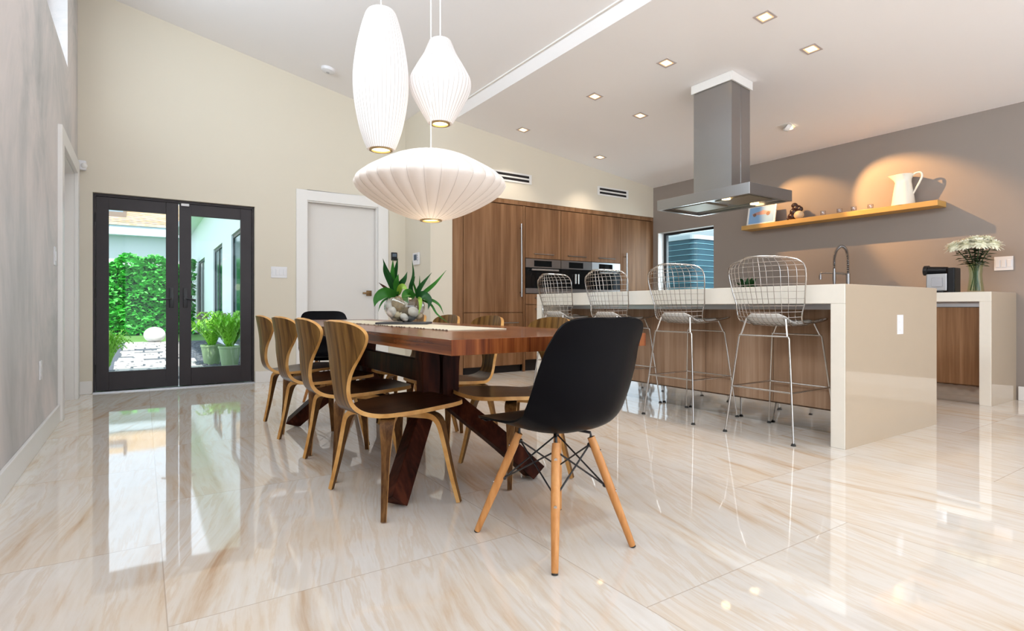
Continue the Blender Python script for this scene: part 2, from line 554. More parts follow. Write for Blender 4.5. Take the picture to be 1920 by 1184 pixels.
    def shell(self, P, th, mi_a=0, mi_b=0, mi_e=1, rng=None):
        """a sheet P[i][j] given thickness th on the side of its normal (a: given side, b: offset side, e: rim)"""
        R, Cn = len(P), len(P[0])
        P = [[Vector(p) for p in r] for r in P]
        Q = []
        for i in range(R):
            row = []
            for j in range(Cn):
                du = P[min(i + 1, R - 1)][j] - P[max(i - 1, 0)][j]
                dv = P[i][min(j + 1, Cn - 1)] - P[i][max(j - 1, 0)]
                nn = du.cross(dv)
                nn = nn.normalized() if nn.length > 1e-9 else Vector((0, 0, 1))
                row.append(P[i][j] + nn * th)
            Q.append(row)
        if rng:
            P, Q = P[rng[0]:rng[1]], Q[rng[0]:rng[1]]
            R = len(P)
        self.grid([r[::-1] for r in P], mi_a)
        self.grid(Q, mi_b)
        ring = [(0, j) for j in range(Cn)] + [(i, Cn - 1) for i in range(1, R)] + [(R - 1, j) for j in range(Cn - 2, -1, -1)] + [(i, 0) for i in range(R - 2, 0, -1)]
        ring.append(ring[0])
        self.grid([[P[i][j] for i, j in ring], [Q[i][j] for i, j in ring]], mi_e, True)
        return self

    def prism(self, poly, axis, a, b, mi=0):
        """poly in the two other axes, extruded along axis from a to b"""
        def mk(p, t):
            if axis == 'y':
                return (p[0], t, p[1])
            if axis == 'x':
                return (t, p[0], p[1])
            return (p[0], p[1], t)
        n = len(poly)
        vs = [mk(p, a) for p in poly] + [mk(p, b) for p in poly]
        fs = [list(range(n))[::-1], list(range(n, 2 * n))] + [(i, (i + 1) % n, (i + 1) % n + n, i + n) for i in range(n)]
        self.add(vs, fs, mi)
        return self

    def build(self, name, mats, parent=None, loc=None, rot=None, bevel=0.0, fixn=True):
        me = bpy.data.meshes.new(name)
        me.from_pydata([tuple(p) for p in self.v], [], self.f)
        for m in (mats if isinstance(mats, (list, tuple)) else [mats]):
            me.materials.append(M(m) if isinstance(m, str) else m)
        for p, mi, s in zip(me.polygons, self.mi, self.sm):
            p.material_index = mi
            p.use_smooth = s
        if fixn:
            bm = bmesh.new()
            bm.from_mesh(me)
            bmesh.ops.remove_doubles(bm, verts=bm.verts, dist=1e-5)
            bmesh.ops.recalc_face_normals(bm, faces=bm.faces)
            bm.to_mesh(me)
            bm.free()
        if any(self.sm):
            me.set_sharp_from_angle(angle=0.75)
        me.update()
        o = bpy.data.objects.new(name, me)
        COL.objects.link(o)
        if parent is not None:
            o.parent = parent
        if loc is not None:
            o.location = loc
        if rot is not None:
            o.rotation_euler = rot
        if bevel:
            bv = o.modifiers.new('bevel', 'BEVEL')
            bv.width = bevel
            bv.segments = 2
            bv.limit_method = 'ANGLE'
        return o


def tag(o, label, cat, group=None, kind=None):
    o['label'] = label
    o['category'] = cat
    if group:
        o['group'] = group
    if kind:
        o['kind'] = kind
    return o


def thing(name, label, cat, loc=(0, 0, 0), rz=0.0, group=None, rot=None):
    o = bpy.data.objects.new(name, None)
    o.empty_display_size = 0.1
    COL.objects.link(o)
    o.location = loc
    o.rotation_euler = rot if rot else (0, 0, rz)
    return tag(o, label, cat, group)


def struct(o, label=None):
    o['kind'] = 'structure'
    if label:
        o['label'] = label
    return o


def kids(o):
    return [c for c in bpy.data.objects if c.parent == o]


def copy_tree(o, parent=None):
    c = o.copy()
    COL.objects.link(c)
    if parent is not None:
        c.parent = parent
    for ch in kids(o):
        copy_tree(ch, c)
    return c


def arc(c, r, a0, a1, n, plane='xz'):
    out = []
    for i in range(n + 1):
        t = a0 + (a1 - a0) * i / n
        u, w = r * math.cos(t), r * math.sin(t)
        if plane == 'xz':
            out.append((c[0] + u, c[1], c[2] + w))
        elif plane == 'yz':
            out.append((c[0], c[1] + u, c[2] + w))
        else:
            out.append((c[0] + u, c[1] + w, c[2]))
    return out


def smooth_path(pts, n=6):
    """Catmull-Rom through pts"""
    P = [Vector(p) for p in pts]
    P = [P[0] * 2 - P[1]] + P + [P[-1] * 2 - P[-2]]
    out = []
    for i in range(1, len(P) - 2):
        for k in range(n):
            t = k / n
            a, b, c, d = P[i - 1], P[i], P[i + 1], P[i + 2]
            out.append(0.5 * ((2 * b) + (c - a) * t + (2 * a - 5 * b + 4 * c - d) * t * t + (3 * b - a - 3 * c + d) * t ** 3))
    out.append(P[-2])
    return out



def dense(rows, n):
    """Catmull-Rom through rows of equal length numbers"""
    out = []
    for i in range(len(rows) - 1):
        a, b_, c, d = rows[max(i - 1, 0)], rows[i], rows[i + 1], rows[min(i + 2, len(rows) - 1)]
        for k in range(n):
            t = k / n
            out.append(tuple(0.5 * ((2 * q) + (r - p) * t + (2 * p - 5 * q + 4 * r - u) * t * t + (3 * q - p - 3 * r + u) * t ** 3) for p, q, r, u in zip(a, b_, c, d)))
    out.append(rows[-1])
    return out

# ================================================================== THE SETTING
XL, YF, YK, XR, YB = -0.56, 7.25, 6.447, 7.09, -3.4


def zc_d(x):
    return 4.108 - 0.206 * x


def zc_k(x):
    return 3.7225 - 0.1175 * x


struct(MB().box(-1.0, 7.5, YB - 0.2, 7.46, -0.12, 0.0).build('floor', 'marble_tile'))
b = MB()
b.prism([(-2.3, zc_d(-2.3)), (3.278, zc_d(3.278)), (3.353, zc_k(3.353)), (7.5, zc_k(7.5)), (7.5, 3.3), (3.35, 4.0), (-2.3, 4.9)], 'y', YB - 0.2, 7.46)  # slab runs past the left wall as an unseen eave, added to block sun
struct(b.build('ceiling', 'ceiling_paint'))
struct(MB().box(3.262, 3.282, YB, YF, zc_d(3.278) - 0.012, zc_d(3.278) + 0.012).build('trim_1', 'white_trim'))

# left wall, polished grey plaster, with doorway and clerestory slot
b = MB()
x0, x1 = XL - 0.24, XL
b.box(x0, x1, YB, 5.76, 0, 3.045)
b.box(x0, x1, 5.76, 6.9, 2.215, 3.045)
b.box(x0, x1, 6.9, YF + 0.2, 0, 3.045)
b.box(x0, x1, 6.335, YF + 0.2, 3.045, 4.5)
b.box(x0, x1, YB, -3.0, 3.045, 4.5)
b.box(x0, x1, -3.0, 6.335, 3.98, 4.5)
struct(b.build('wall_left', 'grey_plaster'))
w = MB().box(XL - 0.20, XL - 0.15, -3.0, 6.335, 3.045, 3.09).box(XL - 0.20, XL - 0.15, -3.0, 6.335, 3.93, 3.98)
for yy in (-3.0, -1.18, 0.7, 2.55, 4.42, 6.29):
    w.box(XL - 0.20, XL - 0.15, yy, yy + 0.045, 3.09, 3.93)
w = struct(w.build('window_1', 'black_metal'))
MB().box(XL - 0.18, XL - 0.172, -2.955, 6.29, 3.09, 3.93).build('pane', 'pane_glass', w)

# far wall with the two doorways
b = MB()
DL, DR, DT = -0.437, 1.113, 2.105
WL, WR, WT = 1.712, 2.63, 2.245
y0, y1 = YF, YF + 0.2
b.box(XL - 0.24, DL, y0, y1, 0, 4.4)
b.box(DL, DR, y0, y1, DT, 4.4)
b.box(DR, WL, y0, y1, 0, 4.4)
b.box(WL, WR, y0, y1, WT, 4.4)
b.box(WR, 3.2, y0, y1, 0, 4.4)
struct(b.build('wall_far', 'beige_paint'))
struct(MB().box(3.03, 3.34, YK, YF, 0, 4.0).box(3.34, XR, YK, YK + 0.2, 2.398, 4.0).box(3.34, XR, YK + 0.62, YK + 0.8, 0, 2.4).build('wall_kitchen', 'beige_paint'))
# right wall with the kitchen window
b = MB()
x0, x1 = XR, XR + 0.22
WY0, WY1, WZ0, WZ1 = 5.27, 6.35, 1.10, 2.125
b.box(x0, x1, YB, WY0, 0, 3.4)
b.box(x0, x1, WY0, WY1, 0, WZ0)
b.box(x0, x1, WY0, WY1, WZ1, 3.4)
b.box(x0, x1, WY1, YK + 0.8, 0, 3.4)
struct(b.build('wall_right', 'taupe_paint'))
w = MB()
fx0, fx1 = XR + 0.13, XR + 0.18
w.box(fx0, fx1, WY0, WY1, WZ1 - 0.035, WZ1).box(fx0, fx1, WY0, WY1, WZ0, WZ0 + 0.05).box(fx0, fx1, WY1 - 0.07, WY1, WZ0 + 0.05, WZ1 - 0.035).box(fx0, fx1, WY0, WY0 + 0.012, WZ0 + 0.05, WZ1 - 0.035)
w = struct(w.build('window_2', 'black_metal'))
MB().box(XR + 0.15, XR + 0.156, WY0 + 0.012, WY1 - 0.07, WZ0 + 0.05, WZ1 - 0.035).build('pane', 'pane_glass', w)
rv = MB().box(XR + 0.001, fx0, WY1 - 0.012, WY1 - 0.001, WZ0, WZ1 - 0.001).box(XR + 0.001, fx0, WY0, WY1 - 0.012, WZ0 + 0.001, WZ0 + 0.012)
rv.build('reveal', 'white_trim', w)
# back wall behind the camera: a glazed front
b = MB()
b.box(XL - 0.24, -0.45, YB - 0.2, YB, 0, 4.6).box(6.3, XR + 0.2, YB - 0.2, YB, 0, 4.6).box(-0.45, 6.3, YB - 0.2, YB, 2.85, 4.6)
struct(b.build('wall_back', 'beige_paint'))
w = MB()
for xx in (-0.45, 1.2, 2.88, 4.56, 6.24):
    w.box(xx, xx + 0.06, YB - 0.12, YB - 0.06, 0, 2.85)
w.box(-0.45, 6.3, YB - 0.12, YB - 0.06, 2.79, 2.85).box(-0.45, 6.3, YB - 0.12, YB - 0.06, 0, 0.08)
w = struct(w.build('window_3', 'espresso_door'))

# baseboards
def bb(name, *boxes):
    q = MB()
    for bx in boxes:
        q.box(*bx)
    return struct(q.build(name, 'white_trim', bevel=0.004))


bb('baseboard_left', (XL, XL + 0.018, YB, 5.62, 0, 0.135), (XL, XL + 0.018, 7.04, YF, 0, 0.135))
bb('baseboard_far', (XL + 0.018, DL - 0.002, YF - 0.016, YF, 0, 0.135), (DR + 0.002, 1.582, YF - 0.016, YF, 0, 0.135), (2.772, 3.03, YF - 0.016, YF, 0, 0.135))
bb('baseboard_kitchen', (3.014, 3.03, YK - 0.016, YF - 0.016, 0, 0.135), (3.03, 3.338, YK - 0.016, YK, 0, 0.135))
bb('baseboard_right', (XR - 0.016, XR, YB, 1.80, 0, 0.135))

# ---- door_1: dark double french door to the garden
d = bpy.data.objects.new('door_1', None)
COL.objects.link(d)
d.location = (DL, YF, 0)
struct(d, 'dark espresso double glass door opening to the garden')
wd = DR - DL
f = MB().box(0, 0.022, 0.05, 0.16, 0.012, DT).box(wd - 0.022, wd, 0.05, 0.16, 0.012, DT).box(0.022, wd - 0.022, 0.05, 0.16, DT - 0.028, DT)
f.build('door_frame', 'espresso_door', d)
MB().box(0, wd, 0.0, 0.2, 0.0, 0.012).build('threshold', 'aluminium', d)


def french(xa, xb, ga, gb, hx, name):
    q = MB()
    ya, yb = 0.06, 0.105
    zb, zt = 0.016, DT - 0.03
    gz0, gz1 = 0.215, 1.945
    q.box(xa, ga, ya, yb, zb, zt).box(gb, xb, ya, yb, zb, zt).box(ga, gb, ya, yb, zb, gz0).box(ga, gb, ya, yb, gz1, zt)
    lf = q.build('door_leaf', 'espresso_door', d, bevel=0.003)
    MB().box(ga, gb, 0.078, 0.086, gz0, gz1).build('pane', 'pane_glass', lf)
    h = MB().box(hx - 0.022, hx + 0.022, 0.046, 0.06, 0.90, 1.12, bev=0.02)
    h.tube([(hx, 0.05, 1.0), (hx, 0.005, 1.0)], 0.011, 10)
    h.tube(smooth_path([(hx, 0.008, 1.0), (hx + (0.03 if name else -0.03), 0.004, 0.995), (hx + (0.10 if name else -0.10), 0.008, 0.985)], 5), 0.009, 8)
    h.build('handle', 'black_metal', lf)


mid = 0.338 - DL
french(0.024, mid - 0.004, -0.303 - DL, 0.214 - DL, 0.267 - DL, 0)
french(mid + 0.004, wd - 0.024, 0.459 - DL, 0.968 - DL, 0.400 - DL, 1)
MB().box(mid + 0.02, mid + 0.10, 0.035, 0.058, 2.045, 2.075, bev=0.006).build('contact_sensor', 'white_plastic', d)
for z in (0.25, 1.05, 1.85):
    MB().cyl((0.02, 0.052, z - 0.05), (0.02, 0.052, z + 0.05), 0.007, n=8).build('hinge', 'black_metal', d)

# ---- door_2: white slab door with wide casing
d = bpy.data.objects.new('door_2', None)
COL.objects.link(d)
d.location = (WL, YF, 0)
struct(d, 'white interior door in a wide white casing')
ww = WR - WL
c = MB().box(-0.128, 0.0, -0.02, 0.0, 0, WT + 0.13).box(ww, ww + 0.145, -0.02, 0.0, 0, WT + 0.13).box(0, ww, -0.02, 0.0, WT, WT + 0.13)
c.build('casing', 'white_trim', d, bevel=0.003)
MB().box(0, 0.014, 0, 0.17, 0, WT).box(ww - 0.014, ww, 0, 0.17, 0, WT).box(0.014, ww - 0.014, 0, 0.17, WT - 0.014, WT).build('jamb', 'white_trim', d)
MB().box(0.016, ww - 0.016, 0.075, 0.115, 0.008, WT - 0.016).build('door_leaf', 'door_white', d, bevel=0.002)
h = MB().box(2.500 - WL, 2.572 - WL, 0.062, 0.075, 1.055, 1.127, bev=0.003).tube([(2.535 - WL, 0.07, 1.091), (2.535 - WL, 0.02, 1.091)], 0.012, 10)
h.box(2.435 - WL, 2.548 - WL, 0.008, 0.026, 1.078, 1.104, bev=0.003)
h.build('handle', 'bronze', d)

# ---- door_3: cased opening in the left wall
d = bpy.data.objects.new('door_3', None)
COL.objects.link(d)
d.location = (XL, 5.76, 0)
struct(d, 'white cased doorway in the grey wall')
MB().box(0, 0.032, -0.14, 0, 0, 2.345).box(0, 0.032, 1.14, 1.28, 0, 2.345).box(0, 0.032, 0, 1.14, 2.215, 2.345).build('casing', 'white_trim', d, bevel=0.003)
MB().box(-0.24, 0, 0, 0.012, 0, 2.215).box(-0.24, 0, 1.128, 1.14, 0, 2.215).box(-0.24, 0, 0.012, 1.128, 2.203, 2.215).build('jamb', 'white_trim', d)
MB().box(-0.22, -0.18, 0.014, 1.126, 0.008, 2.2).build('door_leaf', 'door_white', d)

# ================================================================== WALL FITTINGS
def plate(name, label, cat, loc, rz, w, h, kind, group=None):
    """plate in local xz plane facing -y"""
    t = thing(name, label, cat, loc, rz, group)
    MB().box(-w / 2, w / 2, -0.007, 0, -h / 2, h / 2, bev=0.003).build('cover_plate', 'white_plastic', t)
    if kind.startswith('rocker'):
        n = int(kind[-1])
        for i in range(n):
            cx = (i - (n - 1) / 2) * w / n * 0.92
            MB().box(cx - 0.016, cx + 0.016, -0.012, -0.007, -h * 0.27, h * 0.27, bev=0.002).build('rocker', 'white_plastic', t)
    elif kind == 'outlet':
        for s in (-1, 1):
            MB().cyl((0, -0.007, s * h * 0.22), (0, -0.009, s * h * 0.22), 0.016, n=16).build('socket', 'white_trim', t)
    return t


plate('light_switch', 'white wide four-gang light switch between glass double door and white door', 'light switch', (1.386, YF, 1.33), 0, 0.185, 0.137, 'rocker4')
plate('light_switch', 'white light switch on taupe wall right of the flower vase', 'light switch', (XR, 1.913, 1.336), -PI / 2, 0.147, 0.137, 'rocker3')
plate('light_switch', 'narrow white light switch on grey wall beside the cased doorway', 'light switch', (XL, 5.44, 1.29), PI / 2, 0.09, 0.14, 'rocker1')
plate('wall_outlet', 'white outlet low on the grey plaster wall', 'outlet', (XL, 4.733, 0.49), PI / 2, 0.08, 0.125, 'outlet')
plate('wall_outlet', 'white outlet on the glossy cream end panel of the island', 'outlet', (4.464, 1.777, 0.78), 0, 0.09, 0.137, 'outlet')
plate('light_switch', 'small white switch below the dark keypad beside white door', 'light switch', (2.873, YF, 1.30), 0, 0.08, 0.125, 'rocker1')
t = thing('keypad', 'small dark blue wall keypad right of the white door', 'keypad', (2.862, YF, 1.597))
MB().box(-0.042, 0.042, -0.02, 0, -0.055, 0.055, bev=0.006).build('housing', 'black_plastic', t)
MB().box(-0.03, 0.03, -0.0215, -0.019, -0.005, 0.04).build('screen', 'screen_grey', t)
t = thing('thermostat', 'white wall thermostat with grey screen beside the walnut cabinets', 'thermostat', (3.03, 6.855, 1.545), -PI / 2)
MB().box(-0.095, 0.095, -0.025, 0, -0.08, 0.08, bev=0.008).build('housing', 'white_plastic', t)
MB().box(-0.05, 0.04, -0.027, -0.024, -0.02, 0.055).build('screen', 'screen_grey', t)
for k in range(3):
    MB().box(0.052, 0.08, -0.027, -0.024, -0.03 + 0.03 * k, -0.012 + 0.03 * k).build('button', 'grey_plastic', t)
t = thing('motion_sensor', 'small white motion sensor in the corner above the doorway', 'sensor', (XL, YF, 2.36))
MB().box(0.004, 0.075, -0.07, -0.004, -0.05, 0.05, bev=0.016).build('housing', 'white_plastic', t)
MB().ball((0.055, -0.055, -0.005), (0.03, 0.03, 0.032)).build('lens', 'white_trim', t)
MB().box(0, 0.006, -0.05, 0, -0.02, 0.02).build('bracket', 'white_plastic', t)
tilt = math.atan(0.206)
t = thing('smoke_detector', 'round white smoke detector on the sloping ceiling', 'smoke detector', (1.837, 6.72, zc_d(1.837)), rot=(0, tilt, 0))
MB().lathe([(0, 0), (0.085, 0), (0.085, -0.012), (0.078, -0.03), (0.05, -0.042), (0.0, -0.044)], n=28).build('housing', 'white_plastic', t)
MB().lathe([(0.0, -0.046), (0.02, -0.046), (0.02, -0.042)], n=12).build('button', 'grey_plastic', t)


def vent(label, xa, xb):
    t = thing('air_vent', label, 'air vent', ((xa + xb) / 2, YK, 2.708), group='slot vents above the kitchen cabinets')
    w = (xb - xa) / 2
    hz = 0.068
    MB().box(-w, w, -0.012, 0, 0.046, hz).box(-w, w, -0.012, 0, -hz, -0.046).box(-w, -w + 0.04, -0.012, 0, -0.046, 0.046).box(w - 0.04, w, -0.012, 0, -0.046, 0.046).build('frame', 'white_trim', t)
    MB().box(-w + 0.04, w - 0.04, -0.012, -0.002, -0.011, 0.011).build('louver', 'white_trim', t)
    MB().box(-w + 0.04, w - 0.04, -0.003, 0, -0.046, 0.046).build('duct', 'slot_black', t)


vent('white slot air vent above the walnut cabinets, partly behind the saucer lamp', 3.94, 4.595)
vent('white slot air vent above the walnut cabinets, nearest the taupe wall', 5.845, 6.50)

# recessed square downlights
tk = math.atan(0.1175)


def downlight(x, y, label, energy=16, aim=None):
    z = zc_k(x)
    t = thing('ceiling_downlight', label, 'ceiling light', (x, y, z), rot=(0, tk, 0), group='square recessed downlights')
    a, c = 0.068, 0.050
    MB().box(-a, a, -a, -c, -0.005, 0).box(-a, a, c, a, -0.005, 0).box(-a, -c, -c, c, -0.005, 0).box(c, a, -c, c, -0.005, 0).build('trim_ring', 'downlight_trim', t)
    MB().box(-c, c, -c, c, -0.002, 0).build('reflector', 'reflector_glow', t)
    MB().box(-0.036, 0.036, -0.036, 0.036, -0.0035, -0.0021).build('lamp', 'lamp_glow', t)
    light('downlight_beam', 'SPOT', (x, y, z - 0.03), energy, (1.0, 0.86, 0.70), aim=(x, y, 0), spot_size=1.75, spot_blend=0.7, shadow_soft_size=0.04)


downlight(4.16, 2.61, 'square recessed downlight nearest the camera, above the island front edge')
downlight(4.85, 2.61, 'square recessed downlight right of the nearest one, in front of the hood')
downlight(4.16, 3.62, 'square recessed downlight left of the range hood chimney')
downlight(4.16, 4.63, 'square recessed downlight over the far half of the island, left one')
downlight(4.86, 4.62, 'square recessed downlight over the far half of the island, right one')
downlight(4.16, 6.02, 'square recessed downlight above the tall fridge cabinet')
downlight(5.51, 6.02, 'square recessed downlight above the walnut wall cabinets')


def wallwasher(x, y, label, aim, energy):
    z = zc_k(x)
    t = thing('adjustable_spotlight', label, 'ceiling light', (x, y, z), rot=(0, tk, 0))
    a = 0.08
    MB().box(-a, a, -a, a, -0.004, 0).build('trim_plate', 'white_trim', t)
    dv = (Vector(aim) - Vector((x, y, z))).normalized()
    q = MB().cyl((-0.02, 0, -0.004), (-0.01 + 0.05 * dv.x, 0.05 * dv.y, -0.026), 0.056, 0.046, 20)
    q.build('lamp_head', 'white_trim', t)
    e = Vector((-0.01 + 0.05 * dv.x, 0.05 * dv.y, -0.0265))
    MB().lathe([(0, 0), (0.036, 0), (0.036, -0.003), (0, -0.003)], c=e, n=20).build('lamp', 'lamp_glow', t)
    light('washer_beam', 'SPOT', (x + 0.03, y - 0.02, z - 0.085), energy, (1.0, 0.55, 0.21), aim=aim, spot_size=0.84, spot_blend=0.5, shadow_soft_size=0.012)


wallwasher(6.20, 3.62, 'adjustable white spotlight on the ceiling aimed at the shelf jug', (7.09, 2.72, 2.02), 105)
wallwasher(6.20, 4.66, 'adjustable white spotlight hidden behind the hood chimney, aimed at shelf', (7.09, 3.80, 1.98), 66)
# ================================================================== KITCHEN CABINETRY
def handle_h(cx, z, w, parent, y=-0.03):
    q = MB().tube([(cx - w / 2, y, z), (cx + w / 2, y, z)], 0.0075, 10)
    for s in (-1, 1):
        q.cyl((cx + s * (w / 2 - 0.03), y, z), (cx + s * (w / 2 - 0.03), 0, z), 0.006, n=8)
    return q.build('handle', 'steel_dark', parent)


def handle_v(x, z0, z1, parent, y=-0.035, r=0.011):
    q = MB().tube([(x, y, z0), (x, y, z1)], r, 12)
    for z in (z0 + 0.06, z1 - 0.06):
        q.cyl((x, y, z), (x, 0, z), 0.008, n=8)
    return q.build('handle', 'steel', parent)


DEP = 0.6
# end filler panel
tag(MB().box(3.342, 3.495, YK, YK + DEP, 0, 2.395).build('filler_panel', 'cabinet_walnut'), 'tall narrow walnut end panel at the left of the cabinets', 'panel')
tag(MB().box(3.497, 7.085, YK, YK + DEP, 2.335, 2.395).build('cornice_panel', 'cabinet_walnut'), 'long walnut top panel running above all the cabinets', 'panel')


def cab(name, label, cat, xa, xb, za, zb, group=None):
    t = thing(name, label, cat, (xa, YK, 0), group=group)
    MB().box(0, xb - xa, 0.02, DEP, za, zb).build('carcass', 'cabinet_walnut', t)
    return t


G = 0.003
t = cab('fridge_cabinet', 'tall built-in walnut fridge cabinet with long vertical steel handle', 'fridge', 3.498, 4.488, 0.10, 2.33)
MB().box(0.005, 0.950, 0.0, 0.018, 0.836, 2.318).build('door', 'cabinet_walnut', t)
handle_v(0.905, 1.05, 2.07, kids(t)[-1] if False else t)
MB().box(0.005, 0.950, 0.0, 0.018, 0.105, 0.826).build('drawer', 'cabinet_walnut', t)
handle_h(0.71, 0.69, 0.30, t)
MB().box(0.955, 0.99, 0.0, 0.02, 0.0, 2.33).build('side_panel', 'cabinet_walnut', t)
MB().box(0.0, 0.95, 0.07, 0.09, 0.0, 0.10).build('toe_kick', 'slot_black', t)
UX = [(4.495, 5.130, 'walnut wall cabinet next to the fridge cabinet, above the oven'), (5.133, 5.727, 'walnut wall cabinet above the built-in coffee machine, middle of three'), (5.730, 6.332, 'walnut wall cabinet above the steel microwave, next to tall cabinet')]
for xa, xb, lb in UX:
    t = cab('wall_cabinet', lb, 'cabinet', xa, xb, 1.60, 2.33, 'walnut wall cabinets over the appliances')
    dr = MB().box(G, xb - xa - G, 0, 0.018, 1.603, 2.322).build('door', 'cabinet_walnut', t)
    handle_h((xb - xa) / 2 - 0.01, 1.662, 0.35, dr)
t = cab('pantry_cabinet', 'tall walnut pantry cabinet in the corner by the window', 'cabinet', 6.336, 7.085, 0.10, 2.33)
dr = MB().box(G, 0.70, 0, 0.018, 0.105, 2.322).build('door', 'cabinet_walnut', t)
handle_v(0.105, 0.75, 1.77, dr)
MB().box(0.703, 0.749, 0, 0.02, 0, 2.33).build('side_panel', 'cabinet_walnut', t)
MB().box(0.0, 0.70, 0.07, 0.09, 0.0, 0.10).build('toe_kick', 'slot_black', t)
BL = ['walnut drawer unit under the oven, beside the fridge cabinet', 'walnut drawer unit under the built-in coffee machine', 'walnut drawer unit under the steel microwave']
for (xa, xb, _), lb in zip(UX, BL):
    t = cab('drawer_unit', lb, 'cabinet', xa, xb, 0.16, 1.095, 'walnut drawer units under the appliances')
    for za, zb in ((0.945, 1.09), (0.56, 0.935), (0.165, 0.55)):
        dr = MB().box(G, xb - xa - G, 0, 0.018, za, zb).build('drawer', 'cabinet_walnut', t)
        handle_h((xb - xa) / 2, zb - 0.055, 0.33, dr)
    MB().box(0, xb - xa, 0.07, 0.09, 0.0, 0.16).build('toe_kick', 'slot_black', t)


def appliance(name, label, cat, xa, xb, kind):
    t = thing(name, label, cat, (xa, YK, 0))
    w = xb - xa
    MB().box(0.004, w - 0.004, 0.02, 0.5, 1.10, 1.597).build('body', 'black_plastic', t)
    cp = MB().box(0.004, w - 0.004, 0.0, 0.02, 1.470, 1.594).build('control_panel', 'steel_dark' if kind < 2 else 'aluminium', t)
    MB().box(0.15, w - 0.17, -0.003, 0.0, 1.487, 1.572).build('display', 'black_glass', cp)
    MB().box(0.004, w - 0.004, 0.0, 0.02, 1.178, 1.466).build('door', 'black_glass', t)
    MB().box(0.004, w - 0.004, 0.0, 0.02, 1.104, 1.174).build('plinth_strip', 'steel_dark', t)
    if kind == 0 or kind == 2:
        hw = 0.475 if kind == 0 else 0.36
        q = MB().tube([(w / 2 - hw / 2, -0.045, 1.437), (w / 2 + hw / 2, -0.045, 1.437)], 0.014, 10)
        for s in (-1, 1):
            q.cyl((w / 2 + s * (hw / 2 - 0.04), -0.045, 1.437), (w / 2 + s * (hw / 2 - 0.04), 0, 1.437), 0.009, n=8)
        q.build('handle', 'aluminium', t)
    else:
        MB().box(w / 2 - 0.055, w / 2 + 0.02, -0.01, 0.0, 1.26, 1.40).build('niche', 'slot_black', t)
        for s in (-0.045, 0.012):
            MB().box(w / 2 + s - 0.010, w / 2 + s + 0.010, -0.035, -0.005, 1.25, 1.40, bev=0.004).build('spout', 'chrome', t)
    return t


appliance('oven', 'black built-in oven with steel control panel and bar handle', 'oven', 4.495, 5.130, 0)
appliance('coffee_machine', 'black built-in coffee machine with two chrome spouts', 'coffee machine', 5.133, 5.727, 1)
appliance('microwave', 'built-in steel microwave next to the tall pantry cabinet', 'microwave', 5.730, 6.332, 2)

# ---- island
IX0, IX1, IY0, IY1, IH = 3.70, 5.09, 1.777, 5.085, 1.05
t = thing('kitchen_island', 'kitchen island with cream waterfall top and walnut panel front', 'kitchen island', ((IX0 + IX1) / 2, (IY0 + IY1) / 2, 0))
ox, oy = (IX0 + IX1) / 2, (IY0 + IY1) / 2


def ib(q, name, mat, bevel=0.0):
    for v in q.v:
        v.x -= ox
        v.y -= oy
    return q.build(name, mat, t, bevel=bevel)


ib(MB().box(IX0, IX1, IY0, IY1, 0.925, IH), 'countertop', 'cream_quartz', 0.004)
ib(MB().box(IX0, IX1, IY0, IY0 + 0.09, 0, 0.925), 'end_panel', 'cream_quartz', 0.003)
ib(MB().box(IX0 + 0.004, IX1, IY0 - 0.003, IY0 - 0.0001, 0.0, IH - 0.002), 'side_panel', 'panel_gloss')
ib(MB().box(IX0, IX1, IY1 - 0.09, IY1, 0, 0.925), 'end_panel', 'cream_quartz', 0.003)
pw = (IY1 - IY0 - 0.18) / 5
for i in range(5):
    ya = IY0 + 0.09 + i * pw
    ib(MB().box(4.085, 4.11, ya + 0.002, ya + pw - 0.002, 0.172, 0.925), 'front_panel', 'island_walnut')
ib(MB().box(4.111, 5.05, IY0 + 0.091, IY1 - 0.091, 0.0, 0.924), 'cabinet_body', 'island_walnut')
ib(MB().box(4.078, 4.084, IY0 + 0.091, IY1 - 0.091, 0.885, 0.924).box(3.96, 4.078, IY0 + 0.091, IY1 - 0.091, 0.918, 0.924), 'support_strip', 'aluminium')
ib(MB().box(4.098, 4.110, IY0 + 0.091, IY1 - 0.091, 0.0, 0.160), 'kick_plate', 'steel_mirror')

# ---- counter along the taupe wall
CX0, CY0, CY1, CH = 6.42, 1.82, 6.38, 1.045
t = thing('kitchen_counter', 'long cream counter with waterfall end and walnut doors along the taupe wall', 'counter', (CX0, CY0, 0))
W_ = XR - 0.003 - CX0
LY = CY1 - CY0
MB().box(0, W_, 0, LY, CH - 0.09, CH).build('countertop', 'cream_quartz', t, bevel=0.003)
MB().box(0, W_, 0, 0.088, 0, CH - 0.09).build('end_panel', 'cream_quartz', t, bevel=0.003)
MB().box(0.004, W_, -0.003, -0.0001, 0.0, CH - 0.002).build('side_panel', 'panel_gloss', t)
n = 7
pw = (LY - 0.09) / n
for i in range(n):
    MB().box(0.06, 0.08, 0.09 + i * pw + 0.002, 0.09 + (i + 1) * pw - 0.002, 0.172, CH - 0.145).build('door', 'cabinet_walnut', t)
MB().box(0.081, W_, 0.089, LY, 0.0, CH - 0.091).build('cabinet_body', 'cabinet_walnut', t)
MB().box(0.055, 0.08, 0.089, LY, CH - 0.14, CH - 0.091).build('support_strip', 'aluminium', t)
MB().box(0.072, 0.08, 0.089, LY, 0, 0.165).build('kick_plate', 'steel_mirror', t)

